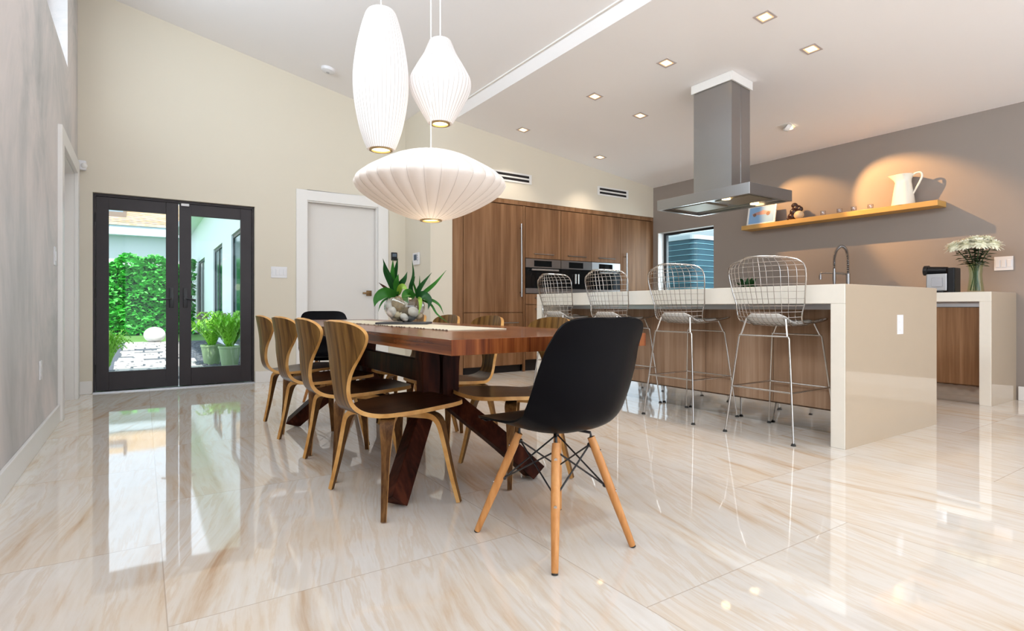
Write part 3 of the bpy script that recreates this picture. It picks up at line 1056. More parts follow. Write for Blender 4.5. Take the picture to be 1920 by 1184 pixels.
# ---- range hood
HX0, HX1, HY0, HY1, HZ0, HZ1 = 4.50, 5.18, 2.97, 4.04, 1.917, 2.021
hx, hy = (HX0 + HX1) / 2, (HY0 + HY1) / 2
t = thing('range_hood', 'stainless steel island range hood hanging from the ceiling above the island', 'range hood', (hx, hy, HZ0))
a, c, hh = (HX1 - HX0) / 2, (HY1 - HY0) / 2, HZ1 - HZ0
q = MB()
q.add([(-a, -c, 0), (a, -c, 0), (a, c, 0), (-a, c, 0), (-a, -c, hh), (a, -c, hh), (a, c, hh), (-a, c, hh), (-a + 0.03, -c + 0.03, 0), (a - 0.03, -c + 0.03, 0), (a - 0.03, c - 0.03, 0), (-a + 0.03, c - 0.03, 0),
       (-a + 0.03, -c + 0.03, 0.03), (a - 0.03, -c + 0.03, 0.03), (a - 0.03, c - 0.03, 0.03), (-a + 0.03, c - 0.03, 0.03)],
      [(0, 1, 5, 4), (1, 2, 6, 5), (2, 3, 7, 6), (3, 0, 4, 7), (4, 5, 6, 7), (0, 8, 9, 1), (1, 9, 10, 2), (2, 10, 11, 3), (3, 11, 8, 0), (8, 12, 13, 9), (9, 13, 14, 10), (10, 14, 15, 11), (11, 15, 12, 8), (12, 15, 14, 13)])
q.build('canopy', 'steel', t, bevel=0.002)
cx0, cx1, cy0, cy1 = 4.71 - hx, 5.005 - hx, 3.30 - hy, 3.74 - hy
ztop0, ztop1 = zc_k(4.71) - HZ0, zc_k(5.005) - HZ0
q = MB()
q.prism([(cx0, hh), (cx1, hh), (cx1, ztop1 - 0.002), (cx0, ztop0 - 0.002)], 'y', cy0, cy1)
ch = q.build('chimney', 'steel', t)
MB().box((cx0 + cx1) / 2 - 0.002, (cx0 + cx1) / 2 + 0.002, cy0 - 0.002, cy0, hh, ztop1 - 0.02).build('seam', 'steel', ch)
q = MB()
o = 0.018
zt0, zt1 = zc_k(4.71 - o) - HZ0 - 0.002, zc_k(5.005 + o) - HZ0 - 0.002
for (ya, yb) in ((cy0 - o, cy0 - 0.001), (cy1 + 0.001, cy1 + o)):
    q.prism([(cx0 - o, zt0 - 0.085), (cx1 + o, zt1 - 0.085), (cx1 + o, zt1), (cx0 - o, zt0)], 'y', ya, yb)
q.prism([(cx0 - o, zt0 - 0.085), (cx0 - 0.001, zt0 - 0.085), (cx0 - 0.001, zt0 - 0.003), (cx0 - o, zt0)], 'y', cy0, cy1)
q.prism([(cx1 + 0.001, zt1 - 0.085), (cx1 + o, zt1 - 0.085), (cx1 + o, zt1 - 0.002), (cx1 + 0.001, zt1)], 'y', cy0, cy1)
q.build('ceiling_collar', 'white_trim', t)
for k in (-1, 1):
    yc = k * c * 0.46
    MB().box(-a + 0.16, a - 0.16, yc - 0.19, yc + 0.19, 0.018, 0.03).build('filter', 'filter_mesh', t)
for lx, ly in ((-0.19, -0.19), (0.265, -0.19)):
    MB().lathe([(0, 0), (0.04, 0), (0.04, 0.012), (0, 0.012)], c=(lx, ly, 0.016), n=20).build('lamp', 'lamp_glow', t)
light('hood_lamp', 'SPOT', (hx, hy, HZ0 - 0.02), 10, (1, 0.75, 0.45), aim=(hx, hy, 0), spot_size=2.0, spot_blend=0.6, shadow_soft_size=0.1)

# ---- floating shelf and what stands on it
SZ = 2.02
tag(MB().box(6.87, XR - 0.001, 2.385, 4.66, 1.962, SZ).build('wall_shelf', 'shelf_oak', bevel=0.003), 'long oak floating shelf on the taupe wall', 'shelf')
t = thing('picture_frame', 'white framed print of an old racing car leaning on the shelf', 'picture frame', (6.925, 4.415, SZ), rot=(0, 0.20, -PI / 2 * 0 ))
hw, ht, fw = 0.205, 0.272, 0.022
q = MB().box(0, 0.014, -hw, hw, 0, fw).box(0, 0.014, -hw, hw, ht - fw, ht).box(0, 0.014, -hw, -hw + fw, fw, ht - fw).box(0, 0.014, hw - fw, hw, fw, ht - fw)
q.build('frame', 'white_trim', t)
pr_ = MB().box(0.006, 0.010, -hw + fw, hw - fw, fw, ht - fw).build('print', 'print_blue', t)
body = [(-0.13, 0.150), (-0.125, 0.172), (-0.06, 0.185), (-0.02, 0.20), (0.015, 0.188), (0.08, 0.178), (0.135, 0.160), (0.138, 0.145), (0.06, 0.138), (-0.06, 0.138)]
q = MB().prism(body, 'x', 0.0045, 0.006, 0)
for yy, r in ((-0.095, 0.027), (0.10, 0.024)):
    q.prism([(yy + r * math.cos(2 * PI * k / 16), 0.143 + r * math.sin(2 * PI * k / 16)) for k in range(16)], 'x', 0.004, 0.006, 1)
q.build('car_print', ['print_pink', 'print_brown'], pr_)

t = thing('figurine', 'small dark brown and cream figurine beside the framed print on shelf', 'figurine', (6.97, 3.945, SZ))
q = MB().ball((0, 0.045, 0.05), (0.055, 0.062, 0.052)).ball((0, 0.03, 0.105), (0.045, 0.05, 0.05)).ball((0, -0.01, 0.15), (0.042, 0.06, 0.042)).ball((0, 0.02, 0.19), (0.035, 0.04, 0.033)).ball((-0.01, -0.06, 0.13), (0.03, 0.035, 0.035)).ball((0.0, 0.085, 0.025), (0.045, 0.03, 0.026))
q.build('body', 'figurine_dark', t)
MB().ball((-0.025, -0.05, 0.056), (0.05, 0.06, 0.056)).build('belly', 'figurine_cream', t)
GL = ['first of four tiny clear shelf glasses, beside the figurine', 'second of four tiny clear shelf glasses counted from the figurine', 'third of four tiny clear shelf glasses counted from the figurine', 'last of four tiny clear shelf glasses, nearest the jug']
for y, lb in zip((3.60, 3.405, 3.245, 3.065), GL):
    o = MB().lathe([(0.0, 0.0), (0.024, 0.0), (0.030, 0.02), (0.032, 0.042), (0.029, 0.066), (0.0275, 0.066), (0.030, 0.042), (0.028, 0.021), (0.022, 0.006), (0.0, 0.006)], n=20).build('shot_glass', 'shot_glass', loc=(6.96, y, SZ))
    tag(o, lb, 'glass', 'tiny glasses on the shelf')
t = thing('jug', 'tall cream enamel jug with curled handle on the shelf', 'jug', (6.975, 2.74, SZ), PI / 2)
prof = [(0.0, 0.0), (0.112, 0.0), (0.112, 0.006), (0.104, 0.06), (0.094, 0.14), (0.083, 0.21), (0.076, 0.255), (0.078, 0.285), (0.092, 0.325), (0.098, 0.338), (0.094, 0.338), (0.073, 0.285), (0.071, 0.255), (0.098, 0.02), (0, 0.015)]
rows = []
for r, z in prof:
    row = []
    for k in range(36):
        th = 2 * PI * k / 36
        x, y = r * math.cos(th), r * math.sin(th)
        if z > 0.27 and r > 0.05:
            w_ = max(0, math.cos(th)) ** 5 * (z - 0.27) / 0.068
            x += 0.062 * w_
            z2 = z + 0.012 * w_
        else:
            z2 = z
        row.append((x, y, z2))
    rows.append(row)
MB().grid(rows, 0, True, True).build('body', 'jug_enamel', t)
MB().tube(smooth_path([(-0.085, 0, 0.318), (-0.12, 0, 0.338), (-0.165, 0, 0.335), (-0.178, 0, 0.295), (-0.155, 0, 0.235), (-0.118, 0, 0.165), (-0.094, 0, 0.118)], 6), 0.0095, 10).build('handle', 'jug_enamel', t)

# ---- things on the counter by the wall
t = thing('kitchen_faucet', 'tall steel kitchen faucet with coiled spring neck', 'faucet', (6.86, 3.262, CH))
q = MB().lathe([(0, 0), (0.03, 0), (0.03, 0.012), (0.021, 0.02), (0.021, 0.25), (0.0, 0.252)], n=20)
q.build('body', 'steel', t)
MB().tube([(0, 0, 0.10), (0, -0.045, 0.125), (0, -0.06, 0.128)], 0.006, 8).build('lever', 'steel', t)
path = smooth_path([(0, 0, 0.25), (0, 0.002, 0.42), (0, 0.02, 0.53), (0, 0.075, 0.575), (0, 0.13, 0.535), (0, 0.152, 0.44), (0, 0.155, 0.31)], 8)
MB().tube(path, 0.008, 8).build('hose', 'black_metal', t)
sp = []
N_ = 46
tot = len(path) - 1
for i in range(N_ * 10 + 1):
    u = i / (N_ * 10) * tot
    k = min(int(u), tot - 1)
    p = path[k].lerp(path[k + 1], u - k)
    tg = (path[k + 1] - path[k]).normalized()
    n1_ = Vector((1, 0, 0))
    n2_ = tg.cross(n1_)
    an = 2 * PI * i / 10
    sp.append(p + (n1_ * math.cos(an) + n2_ * math.sin(an)) * 0.0165)
MB().tube(sp, 0.0028, 5).build('spring', 'steel', t)
MB().tube([(0, 0.155, 0.32), (0, 0.155, 0.20), (0, 0.155, 0.13)], [0.015, 0.019, 0.014], 14).build('spray_head', 'steel', t)
MB().tube([(0, 0, 0.235), (0, 0.155, 0.262)], 0.007, 8).build('bracket', 'steel', t)
MB().tube(smooth_path([(0, 0.0, 0.255), (0, 0.29, 0.275), (0, 0.312, 0.27), (0, 0.318, 0.245)], 6), 0.010, 10).build('spout', 'steel', t)
MB().cyl((0, 0.318, 0.25), (0, 0.318, 0.195), 0.016, n=14).build('nozzle', 'steel', t)

t = thing('espresso_machine', 'small black and silver capsule espresso machine on the counter', 'coffee machine', (6.62, 2.27, CH))
MB().box(-0.06, 0.10, -0.13, -0.068, 0.0, 0.245, bev=0.012).box(-0.06, 0.10, -0.04, 0.04, 0.0, 0.02, bev=0.004).build('water_tank', 'black_plastic', t)
MB().box(-0.055, 0.095, -0.067, 0.11, 0.02, 0.19, bev=0.01).build('body', 'aluminium', t)
MB().tube([(0.01, -0.05, 0.220), (0.01, 0.11, 0.226)], [0.036, 0.042], 20).build('brew_head', 'black_plastic', t)
MB().tube([(0.01, 0.108, 0.226), (0.01, 0.145, 0.228)], [0.052, 0.050], 20).build('lever_cap', 'black_metal', t)
MB().box(-0.05, 0.09, 0.11, 0.17, 0.022, 0.055, bev=0.005).build('drip_tray', 'aluminium', t)
MB().box(-0.065, -0.055, -0.03, 0.06, 0.06, 0.15, bev=0.004).build('side_plate', 'grey_plastic', t)

t = thing('glass_vase', 'clear glass vase with greenish water on the white counter', 'vase', (6.74, 2.03, CH))
MB().lathe([(0.0, 0.0), (0.062, 0.0), (0.066, 0.02), (0.056, 0.10), (0.05, 0.17), (0.056, 0.24), (0.072, 0.29), (0.069, 0.29), (0.053, 0.24), (0.047, 0.17), (0.052, 0.10), (0.06, 0.02), (0.0, 0.012)], n=28).build('vessel', 'vase_glass', t)
random.seed(5)
FL = [(-0.10, 0.135, 0.425, 'outermost bloom toward the espresso machine'), (0.02, 0.075, 0.455, 'upper bloom left of the bouquet centre'), (-0.03, 0.0, 0.475, 'top centre bloom'), (0.03, -0.07, 0.47, 'upper bloom right of the bouquet centre'),
      (-0.02, -0.135, 0.425, 'outermost bloom toward the light switch'), (-0.10, 0.04, 0.435, 'front bloom left of centre'), (-0.10, -0.06, 0.435, 'front bloom right of centre')]
for fx_, fy_, fz_, wh in FL:
    t = thing('chrysanthemum', 'white chrysanthemum in the glass vase, ' + wh, 'flower', (6.74, 2.03, CH + 0.02), group='white chrysanthemums in the vase')
    top = Vector((fx_, fy_, fz_))
    MB().tube(smooth_path([(fx_ * 0.25, fy_ * 0.25, 0.0), (fx_ * 0.10, fy_ * 0.10, 0.16), (fx_ * 0.35, fy_ * 0.35, 0.28), top], 5), 0.0045, 6).build('stem', 'flower_green', t)
    q = MB()
    dirn = Vector((fx_, fy_, 0.28)).normalized()
    qt = dirn.to_track_quat('Z', 'Y')
    for ring_, (n_, el, ln) in enumerate(((24, -0.15, 0.098), (22, 0.2, 0.095), (18, 0.55, 0.084), (13, 0.9, 0.07), (8, 1.25, 0.055))):
        for k in range(n_):
            an = 2 * PI * (k + 0.5 * (ring_ % 2)) / n_ + random.uniform(-.1, .1)
            e = el + random.uniform(-.1, .15)
            dr_ = Vector((math.cos(an) * math.cos(e), math.sin(an) * math.cos(e), math.sin(e)))
            sd = Vector((-math.sin(an), math.cos(an), 0)) * 0.012
            up_ = dr_.cross(sd).normalized() * 0.004
            p0, p1, p2 = dr_ * 0.008, dr_ * ln * 0.6 + up_ * 2, dr_ * ln
            pts = [p0 - sd * .4, p0 + sd * .4, p1 + sd, p2 + sd * .3, p2 - sd * .3, p1 - sd]
            q.add([qt @ p + top for p in pts], [(0, 1, 2, 5), (5, 2, 3, 4)], 0, True)
    q.ball(top, (0.055, 0.055, 0.034), seg=14, ring=8, rot=qt.to_euler())
    q.build('bloom', 'petal', t, fixn=False)
    q = MB()
    for k in range(15):
        u = 0.30 + 0.66 * k / 15
        base = Vector((fx_ * (0.1 + u * 0.75), fy_ * (0.1 + u * 0.75), 0.16 + (fz_ - 0.17) * u))
        an = k * 2.4 + fx_ * 30
        o_ = Vector((math.cos(an), math.sin(an), 0.15))
        sd = o_.cross(Vector((0, 0, 1))).normalized() * 0.026
        q.add([base, base + o_ * 0.035 + sd, base + o_ * 0.085 - Vector((0, 0, 0.02)), base + o_ * 0.035 - sd], [(0, 1, 2, 3)], 0, True)
    q.build('foliage', 'flower_green', t, fixn=False)

t = thing('potted_plant', 'low dark green potted plant on the counter behind the nearest stool', 'plant', (6.72, 4.46, CH))
MB().lathe([(0, 0), (0.10, 0), (0.135, 0.10), (0.13, 0.105), (0.125, 0.09), (0, 0.085)], n=24).build('pot', 'pot_brown', t)
q = MB()
random.seed(11)
for k in range(26):
    an = random.uniform(0, 2 * PI)
    r = random.uniform(0.05, 0.13)
    hgt = random.uniform(0.15, 0.27)
    base = Vector((0.05 * math.cos(an), 0.05 * math.sin(an), 0.09))
    tip = Vector((r * 1.4 * math.cos(an), r * 1.5 * math.sin(an), hgt))
    sd = Vector((-math.sin(an), math.cos(an), 0)) * 0.028
    md = base.lerp(tip, 0.55) + Vector((0, 0, 0.025))
    q.add([base, md + sd, tip, md - sd], [(0, 1, 2, 3)], 0, True)
q.build('foliage', 'leaf_dark', t, fixn=False)
# ================================================================== DINING TABLE
TX0, TX1, TY0, TY1, TZ = 0.872, 1.812, 1.69, 5.15, 0.79
tcx, tcy = (TX0 + TX1) / 2, (TY0 + TY1) / 2
t = thing('dining_table', 'long reddish walnut dining table on splayed dark trestle legs', 'dining table', (tcx, tcy, 0))
a, c = (TX1 - TX0) / 2, (TY1 - TY0) / 2
q = MB()
q.box(-a, a, -c, c, 0.735, TZ, mi=0, bev=0.0015)
tp = q.build('tabletop', ['table_walnut', 'table_end_grain'], t)
for p in tp.data.polygons:
    if abs(p.normal.y) > 0.7:
        p.material_index = 1
PO = 0.66
for sy in (-1, 1):
    yp = sy * PO
    for sx in (-1, 1):
        path = smooth_path([(sx * 0.19, yp, 0.722), (sx * 0.135, yp, 0.714), (sx * 0.085, yp, 0.685), (sx * 0.062, yp, 0.63), (sx * 0.058, yp, 0.55), (sx * 0.058, yp, 0.46)], 5)
        path += smooth_path([(sx * 0.062, yp, 0.42), (sx * 0.10, yp + sy * 0.035, 0.36), (sx * 0.26, yp + sy * 0.22, 0.185), (sx * 0.40, yp + sy * 0.375, 0.016)], 5)
        n = len(path)
        sec = []
        for i in range(n):
            u = i / (n - 1)
            w = 0.02 + 0.085 * min(1, u / 0.35) if u < 0.35 else (0.105 - 0.02 * (u - 0.35))
            sec.append((0.085, w))
        q = MB().bar(path, sec, (0, 1, 0), smooth=False)
        for v in q.v:
            v.z = max(v.z, 0.001)
        q.build('leg', 'table_base', t, bevel=0.004)
MB().box(-0.022, 0.022, -PO + 0.04, PO - 0.04, 0.475, 0.60).build('stretcher', 'table_base', t, bevel=0.004)
MB().box(-0.12, 0.12, -PO - 0.25, -PO + 0.25, 0.726, 0.734).box(-0.12, 0.12, PO - 0.25, PO + 0.25, 0.726, 0.734).build('mounting_plate', 'table_base', t)

# runner, tray, glass bowl, stones, plants
t = thing('table_runner', 'cream woven table runner with tufted edges on the dining table', 'table runner', (1.352, 3.42, TZ))
L_ = 1.08
MB().box(-0.163, 0.163, -L_, L_, 0.0008, 0.005).build('cloth', 'runner_cloth', t)
q = MB()
random.seed(3)
for k in range(60):
    yy = -L_ + 0.01 + k * (2 * L_ - 0.02) / 59
    for s in (-1, 1):
        if random.random() < 0.75:
            q.ball((s * 0.165, yy, 0.0045), (0.005, 0.009, 0.0022), seg=6, ring=4)
q.build('tufted_edge', 'runner_tuft', t)
BX, BY = 1.385, 3.33
BZ = TZ + 0.005
o = MB().box(-0.16, 0.16, -0.11, 0.11, 0.0005, 0.013, bev=0.003).build('slate_tray', 'slate', loc=(BX, BY, BZ), rot=(0, 0, -YAW))
tag(o, 'flat dark slate tray under the glass bowl', 'tray')
BZ += 0.0135
R_, zc = 0.128, 0.092
pf = []
for k in range(13):
    an = -1.25 + (0.62 + 1.25) * k / 12
    pf.append((R_ * math.cos(an), zc + 0.92 * R_ * math.sin(an) * 0.82))
z0 = pf[0][1]
out_ = [(0.0, 0.0), (pf[0][0], 0.0)] + [(r, z - z0 + 0.004) for r, z in pf]
inn = [(r - 0.004, z - z0 + 0.004) for r, z in pf[::-1]] + [(0.0, 0.007)]
o = MB().lathe(out_ + inn, n=40).build('glass_bowl', 'vessel_glass', loc=(BX, BY, BZ))
tag(o, 'round clear glass bowl planter filled with stones on the table', 'bowl')
RV, UV = Vector((math.cos(YAW), -math.sin(YAW), 0)), Vector((0, 0, 1))
FV = Vector((math.sin(YAW), math.cos(YAW), 0))
PX = 3.56 / 1045.6 / 6.0


def bp(u, v, dep=0.0):
    """point around the bowl: u, v in sixths of a photo pixel from the bowl's foot, dep away from the camera"""
    return RV * ((u - 680) * PX) + UV * ((808 - v) * PX) + FV * dep


def stone(u, v, dep, r, mat, lb, seed, sq=(1, 1, 1)):
    random.seed(seed)
    bm = bmesh.new()
    bmesh.ops.create_icosphere(bm, subdivisions=3, radius=1)
    ph = [random.uniform(0, 6) for _ in range(6)]
    for q in bm.verts:
        n = q.co.copy()
        q.co *= 1 + 0.08 * math.sin(2.3 * n.x + ph[0]) + 0.07 * math.sin(3.1 * n.y + ph[1]) + 0.06 * math.sin(2.7 * n.z + ph[2])
        q.co.x *= sq[0] * r
        q.co.y *= sq[1] * r
        q.co.z *= sq[2] * r
    mb = MB().bm(bm, 0, True)
    o = mb.build('pebble_stone', mat, loc=Vector((BX, BY, BZ)) + bp(u, v, dep), rot=(ph[3] * .15, ph[4] * .15, ph[5]))
    tag(o, lb, 'stone', 'stones in the glass bowl')


stone(528, 640, -0.01, 0.034, 'stone_white', 'pale oval stone at the left rim of the glass bowl', 1, (1, .9, 1.15))
stone(560, 700, -0.06, 0.034, 'stone_white', 'whitest oval stone at the front left inside the glass bowl', 2, (.95, .85, 1.2))
stone(790, 690, -0.045, 0.034, 'stone_white', 'cream blocky stone at the right inside the glass bowl', 3, (1.1, .9, .9))
stone(835, 730, 0.0, 0.028, 'stone_tan', 'tan stone low at the right of the glass bowl', 4, (1, 1, .9))
stone(700, 757, -0.055, 0.026, 'stone_white', 'small white stone low at the front of the glass bowl', 5, (1.2, .9, .8))
stone(600, 765, -0.03, 0.026, 'stone_tan', 'tan stone at the bottom left of the glass bowl', 6, (1.2, 1, .8))
stone(760, 768, -0.02, 0.024, 'stone_grey', 'dark grey stone at the bottom of the glass bowl', 7, (1.3, 1, .7))
stone(650, 772, 0.03, 0.026, 'stone_grey', 'grey stone at the bottom rear of the glass bowl', 8, (1.4, 1, .7))
stone(520, 690, 0.05, 0.03, 'stone_tan', 'tan stone at the rear left of the glass bowl', 9)
stone(780, 640, 0.06, 0.03, 'stone_white', 'pale stone at the rear right of the glass bowl', 10)


stone(690, 690, 0.055, 0.034, 'stone_tan', 'tan stone behind the roots in the middle of the glass bowl', 11)
stone(610, 725, -0.062, 0.023, 'stone_tan', 'small tan stone at the front beside the whitest stone', 12, (1.1, .9, .9))
stone(845, 675, 0.01, 0.028, 'stone_white', 'pale stone at the right rim of the glass bowl', 13, (.9, 1, 1.1))
stone(705, 785, 0.0, 0.020, 'stone_tan', 'flat tan stone on the bottom centre of the glass bowl', 14, (1.5, 1.2, .6))
stone(560, 745, 0.02, 0.026, 'stone_white', 'pale stone low at the left of the glass bowl', 15)


def leaf(q, pts, w, mi=0, cup=0.25):
    """a strap leaf along smooth pts, widest past the middle, folded along its midrib"""
    P = smooth_path(pts, 6)
    n = len(P)
    rows = []
    for i, p in enumerate(P):
        u = i / (n - 1)
        tg = (P[min(i + 1, n - 1)] - P[max(i - 1, 0)]).normalized()
        wd_ = w * (0.45 + 0.55 * math.sin(PI * min(1, u * 1.05) ** 0.8)) * (1 - u ** 4) + 0.0006
        side = tg.cross(FV)
        side = side.normalized() if side.length > 1e-4 else RV
        side = (side + FV * 0.35).normalized()
        nn = tg.cross(side).normalized()
        rows.append([p - side * wd_ + nn * wd_ * cup, p, p + side * wd_ + nn * wd_ * cup])
    q.shell(rows, 0.0012, mi, mi, mi)


def bowl_plant(name, label, u0, v0, dep0, leaves, ball_mat, seed):
    t = thing(name, label, 'plant', Vector((BX, BY, BZ)) + bp(u0, v0, dep0))
    random.seed(seed)
    base = bp(u0, v0, dep0)
    q = MB()
    bm = bmesh.new()
    bmesh.ops.create_icosphere(bm, subdivisions=3, radius=1)
    for v in bm.verts:
        v.co *= 1 + random.uniform(-.06, .06)
        v.co.x *= 0.043
        v.co.y *= 0.043
        v.co.z *= 0.055
        v.co.z -= 0.032
    q.bm(bm, 0, True)
    for k in range(14):
        an = random.uniform(0, 6.28)
        q.tube(smooth_path([(0, 0, 0.0), (0.03 * math.cos(an), 0.03 * math.sin(an), 0.014), (0.045 * math.cos(an), 0.045 * math.sin(an), -0.02)], 4), 0.0015, 4)
    q.build('root_ball', ball_mat, t)
    for pts, w, mat in leaves:
        P = []
        for i, pt in enumerate(pts):
            d_ = pt[2] if len(pt) > 2 else dep0 * (1 - i / len(pts)) + random.uniform(-.01, .01)
            P.append(bp(pt[0], pt[1], d_) - base)
        q = MB()
        leaf(q, P, w * PX * 1.2)
        q.build('leaf', mat, t, fixn=False)


bowl_plant('potted_orchid', 'leafy plant with broad drooping leaf at the left in glass bowl', 610, 560, -0.01, [
    ([(600, 520, 0), (530, 350, .02), (465, 210, .03), (430, 95, .02)], 26, 'leaf_dark'),
    ([(585, 520, 0), (520, 360, -.01), (470, 240, -.02), (455, 150, -.02)], 24, 'leaf_dark'),
    ([(605, 510, 0), (545, 330, .02), (540, 200, .03), (540, 105, .03)], 25, 'leaf_mid'),
    ([(605, 510, 0), (565, 300, .04), (575, 180, .05), (588, 85, .05)], 23, 'leaf_dark'),
    ([(605, 500, -.01), (600, 400, -.02), (610, 340, -.03), (625, 275, -.03)], 32, 'leaf_mid'),
    ([(615, 500, 0), (650, 400, -.02), (695, 330, -.03), (718, 250, -.02)], 33, 'leaf_dark'),
    ([(580, 500, 0), (510, 450, -.02), (455, 405, -.04), (412, 372, -.05)], 15, 'leaf_brown'),
    ([(590, 500, -.01), (490, 480, -.06), (410, 550, -.09), (385, 640, -.10)], 50, 'leaf_mid'),
    ([(605, 500, 0), (660, 425, -.05), (700, 425, -.06), (740, 470, -.07)], 30, 'leaf_lime'),
    ([(580, 510, 0), (480, 560, -.05), (440, 620, -.07), (420, 690, -.08)], 9, 'leaf_mid'),
    ([(610, 520, 0), (600, 500, .04), (560, 420, .08), (530, 330, .10)], 30, 'leaf_dark'),
], 'root_fibre', 21)
bowl_plant('potted_aloe', 'spiky plant with long arching narrow leaves at right in glass bowl', 790, 570, 0.01, [
    ([(770, 530, 0), (745, 430, .01), (775, 280, .02), (757, 115, .03)], 18, 'leaf_dark'),
    ([(790, 530, 0), (760, 420, .0), (785, 350, -.01), (802, 295, -.01)], 15, 'leaf_dark'),
    ([(815, 520, 0), (800, 450, .02), (775, 380, .03), (765, 310, .04)], 11, 'leaf_mid'),
    ([(820, 520, 0), (838, 430, .02), (842, 370, .03), (842, 288, .03)], 9, 'leaf_mid'),
    ([(820, 540, 0), (850, 450, -.02), (905, 370, -.03), (993, 260, -.03)], 25, 'leaf_dark'),
    ([(830, 540, 0), (930, 465, -.02), (1040, 370, -.03), (1152, 232, -.02)], 21, 'leaf_mid'),
    ([(800, 530, -.02), (745, 490, -.06), (720, 540, -.09), (765, 605, -.11)], 46, 'leaf_mid'),
    ([(830, 530, 0), (900, 510, -.04), (975, 570, -.06), (962, 670, -.07)], 38, 'leaf_dark'),
    ([(840, 540, 0), (980, 560, -.03), (1080, 620, -.05), (1132, 722, -.06)], 13, 'leaf_mid'),
    ([(840, 550, 0), (980, 610, -.04), (1060, 720, -.06), (1195, 822, -.08)], 10, 'leaf_mid'),
    ([(840, 540, -.02), (875, 560, -.07), (885, 640, -.10), (868, 725, -.11)], 17, 'leaf_lime'),
], 'bark', 22)

# ================================================================== BENTWOOD CHAIRS
SEATR = [(0.305, .450, .03), (0.300, .449, .11), (0.285, .447, .160), (0.25, .445, .196), (0.19, .442, .220), (0.11, .438, .230), (0.02, .432, .226), (-0.06, .428, .209), (-0.125, .427, .178), (-0.172, .432, .140), (-0.206, .444, .108), (-0.23, .466, .085)]
BACKR = [(-0.23, .466, .085), (-0.245, .497, .075), (-0.253, .54, .075), (-0.258, .59, .092), (-0.262, .64, .123), (-0.267, .69, .161), (-0.273, .735, .193), (-0.279, .77, .209), (-0.284, .80, .203), (-0.288, .823, .172), (-0.291, .838, .120), (-0.293, .845, .055)]


def bent_rows(R):
    rows = []
    nc = 14
    for x, z, hw in R:
        row = []
        for j in range(nc + 1):
            y = hw * (-1 + 2 * j / nc)
            kb = min(1, max(0, (z - 0.47) / 0.2))
            ks = min(1, max(0, (x + 0.24) / 0.15))
            row.append((x + 1.15 * kb * y * y, y, z + 0.22 * ks * y * y))
        rows.append(row)
    return rows


def make_wood_chair():
    t = thing('dining_chair', 'bentwood walnut dining chair', 'dining chair')
    rows = bent_rows(dense(SEATR + BACKR[1:], 3))
    cut = 3 * (len(SEATR) - 1)
    MB().shell(rows, 0.019, 0, 0, 1, rng=(0, cut + 1)).build('seat', ['ply_walnut_shaded', 'ply_edge'], t)
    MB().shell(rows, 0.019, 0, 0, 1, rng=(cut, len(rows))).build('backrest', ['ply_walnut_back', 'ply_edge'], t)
    for fx_, fy_ in ((-0.195, 0.28), (-0.195, -0.28), (0.185, 0.28), (0.185, -0.28)):
        f_ = Vector((fx_, fy_, 0))
        R_ = f_.length
        r_ = f_.normalized()
        tang = Vector((-r_.y, r_.x, 0))
        prof = [(0.015, .399), (0.45 * R_, .399), (0.60 * R_, .396), (0.68 * R_, .382), (0.735 * R_, .352), (0.79 * R_, .28), (0.88 * R_, .15), (R_, .004)]
        path = smooth_path([tuple(r_ * a_ + Vector((0, 0, z_))) for a_, z_ in prof], 4)
        n = len(path)
        sec = [(0.050 + 0.012 * math.sin(PI * min(1, i / (n - 1) * 1.3)) - 0.028 * max(0, i / (n - 1) - 0.45) / 0.55, 0.029 - 0.010 * i / (n - 1)) for i in range(n)]
        q = MB().bar(path, sec, tang, 0, 1, smooth=True)
        for v in q.v:
            v.z = max(v.z, 0.001)
        q.build('leg', ['ply_leg_face', 'ply_edge'], t)
    MB().cyl((0, 0, 0.392), (0, 0, 0.418), 0.05, n=20).build('mount_plate', 'black_metal', t)
    return t


chair0 = make_wood_chair()
g_ = 'bentwood chairs along the table'
CH_ = [(1.000, 2.535, 0.11, 'bentwood walnut chair on the left of the table, nearest the camera'),
       (1.005, 3.170, 0.02, 'bentwood walnut chair on the left of the table, second from the camera'),
       (1.000, 3.79, 0.12, 'bentwood walnut chair on the left of the table, third from the camera'),
       (1.005, 4.46, 0.03, 'bentwood walnut chair on the left of the table, farthest, near the garden door'),
       (1.70, 2.56, PI - 0.05, 'bentwood walnut chair on the kitchen side of table, nearest the camera'),
       (1.70, 3.255, PI - 0.03, 'bentwood walnut chair on the kitchen side of table, second from the camera'),
       (1.70, 3.86, PI, 'bentwood walnut chair on the kitchen side of table, third from the camera'),
       (1.70, 4.45, PI, 'bentwood walnut chair on the kitchen side of table, farthest, behind the plants')]
for i, (x, y, rz, lb) in enumerate(CH_):
    o = chair0 if i == 0 else copy_tree(chair0)
    o.location = (x, y, 0)
    o.rotation_euler = (0, 0, rz)
    tag(o, lb, 'dining chair', g_)

# ================================================================== BLACK MOULDED SHELL CHAIRS
SH = [(0.262, .432, .150, .0), (0.265, .446, .172, .0), (0.252, .460, .190, .0), (0.21, .463, .212, .008), (0.14, .458, .226, .02), (0.05, .449, .233, .035), (-0.04, .442, .236, .052), (-0.11, .445, .237, .07), (-0.165, .462, .237, .085), (-0.200, .495, .236, .09),
      (-0.222, .545, .235, .085), (-0.238, .61, .232, .075), (-0.251, .68, .226, .062), (-0.262, .745, .216, .05), (-0.271, .79, .207, .034), (-0.278, .825, .196, .022), (-0.283, .846, .178, .014), (-0.286, .858, .152, .008), (-0.288, .864, .115, .004), (-0.289, .866, .06, .0)]


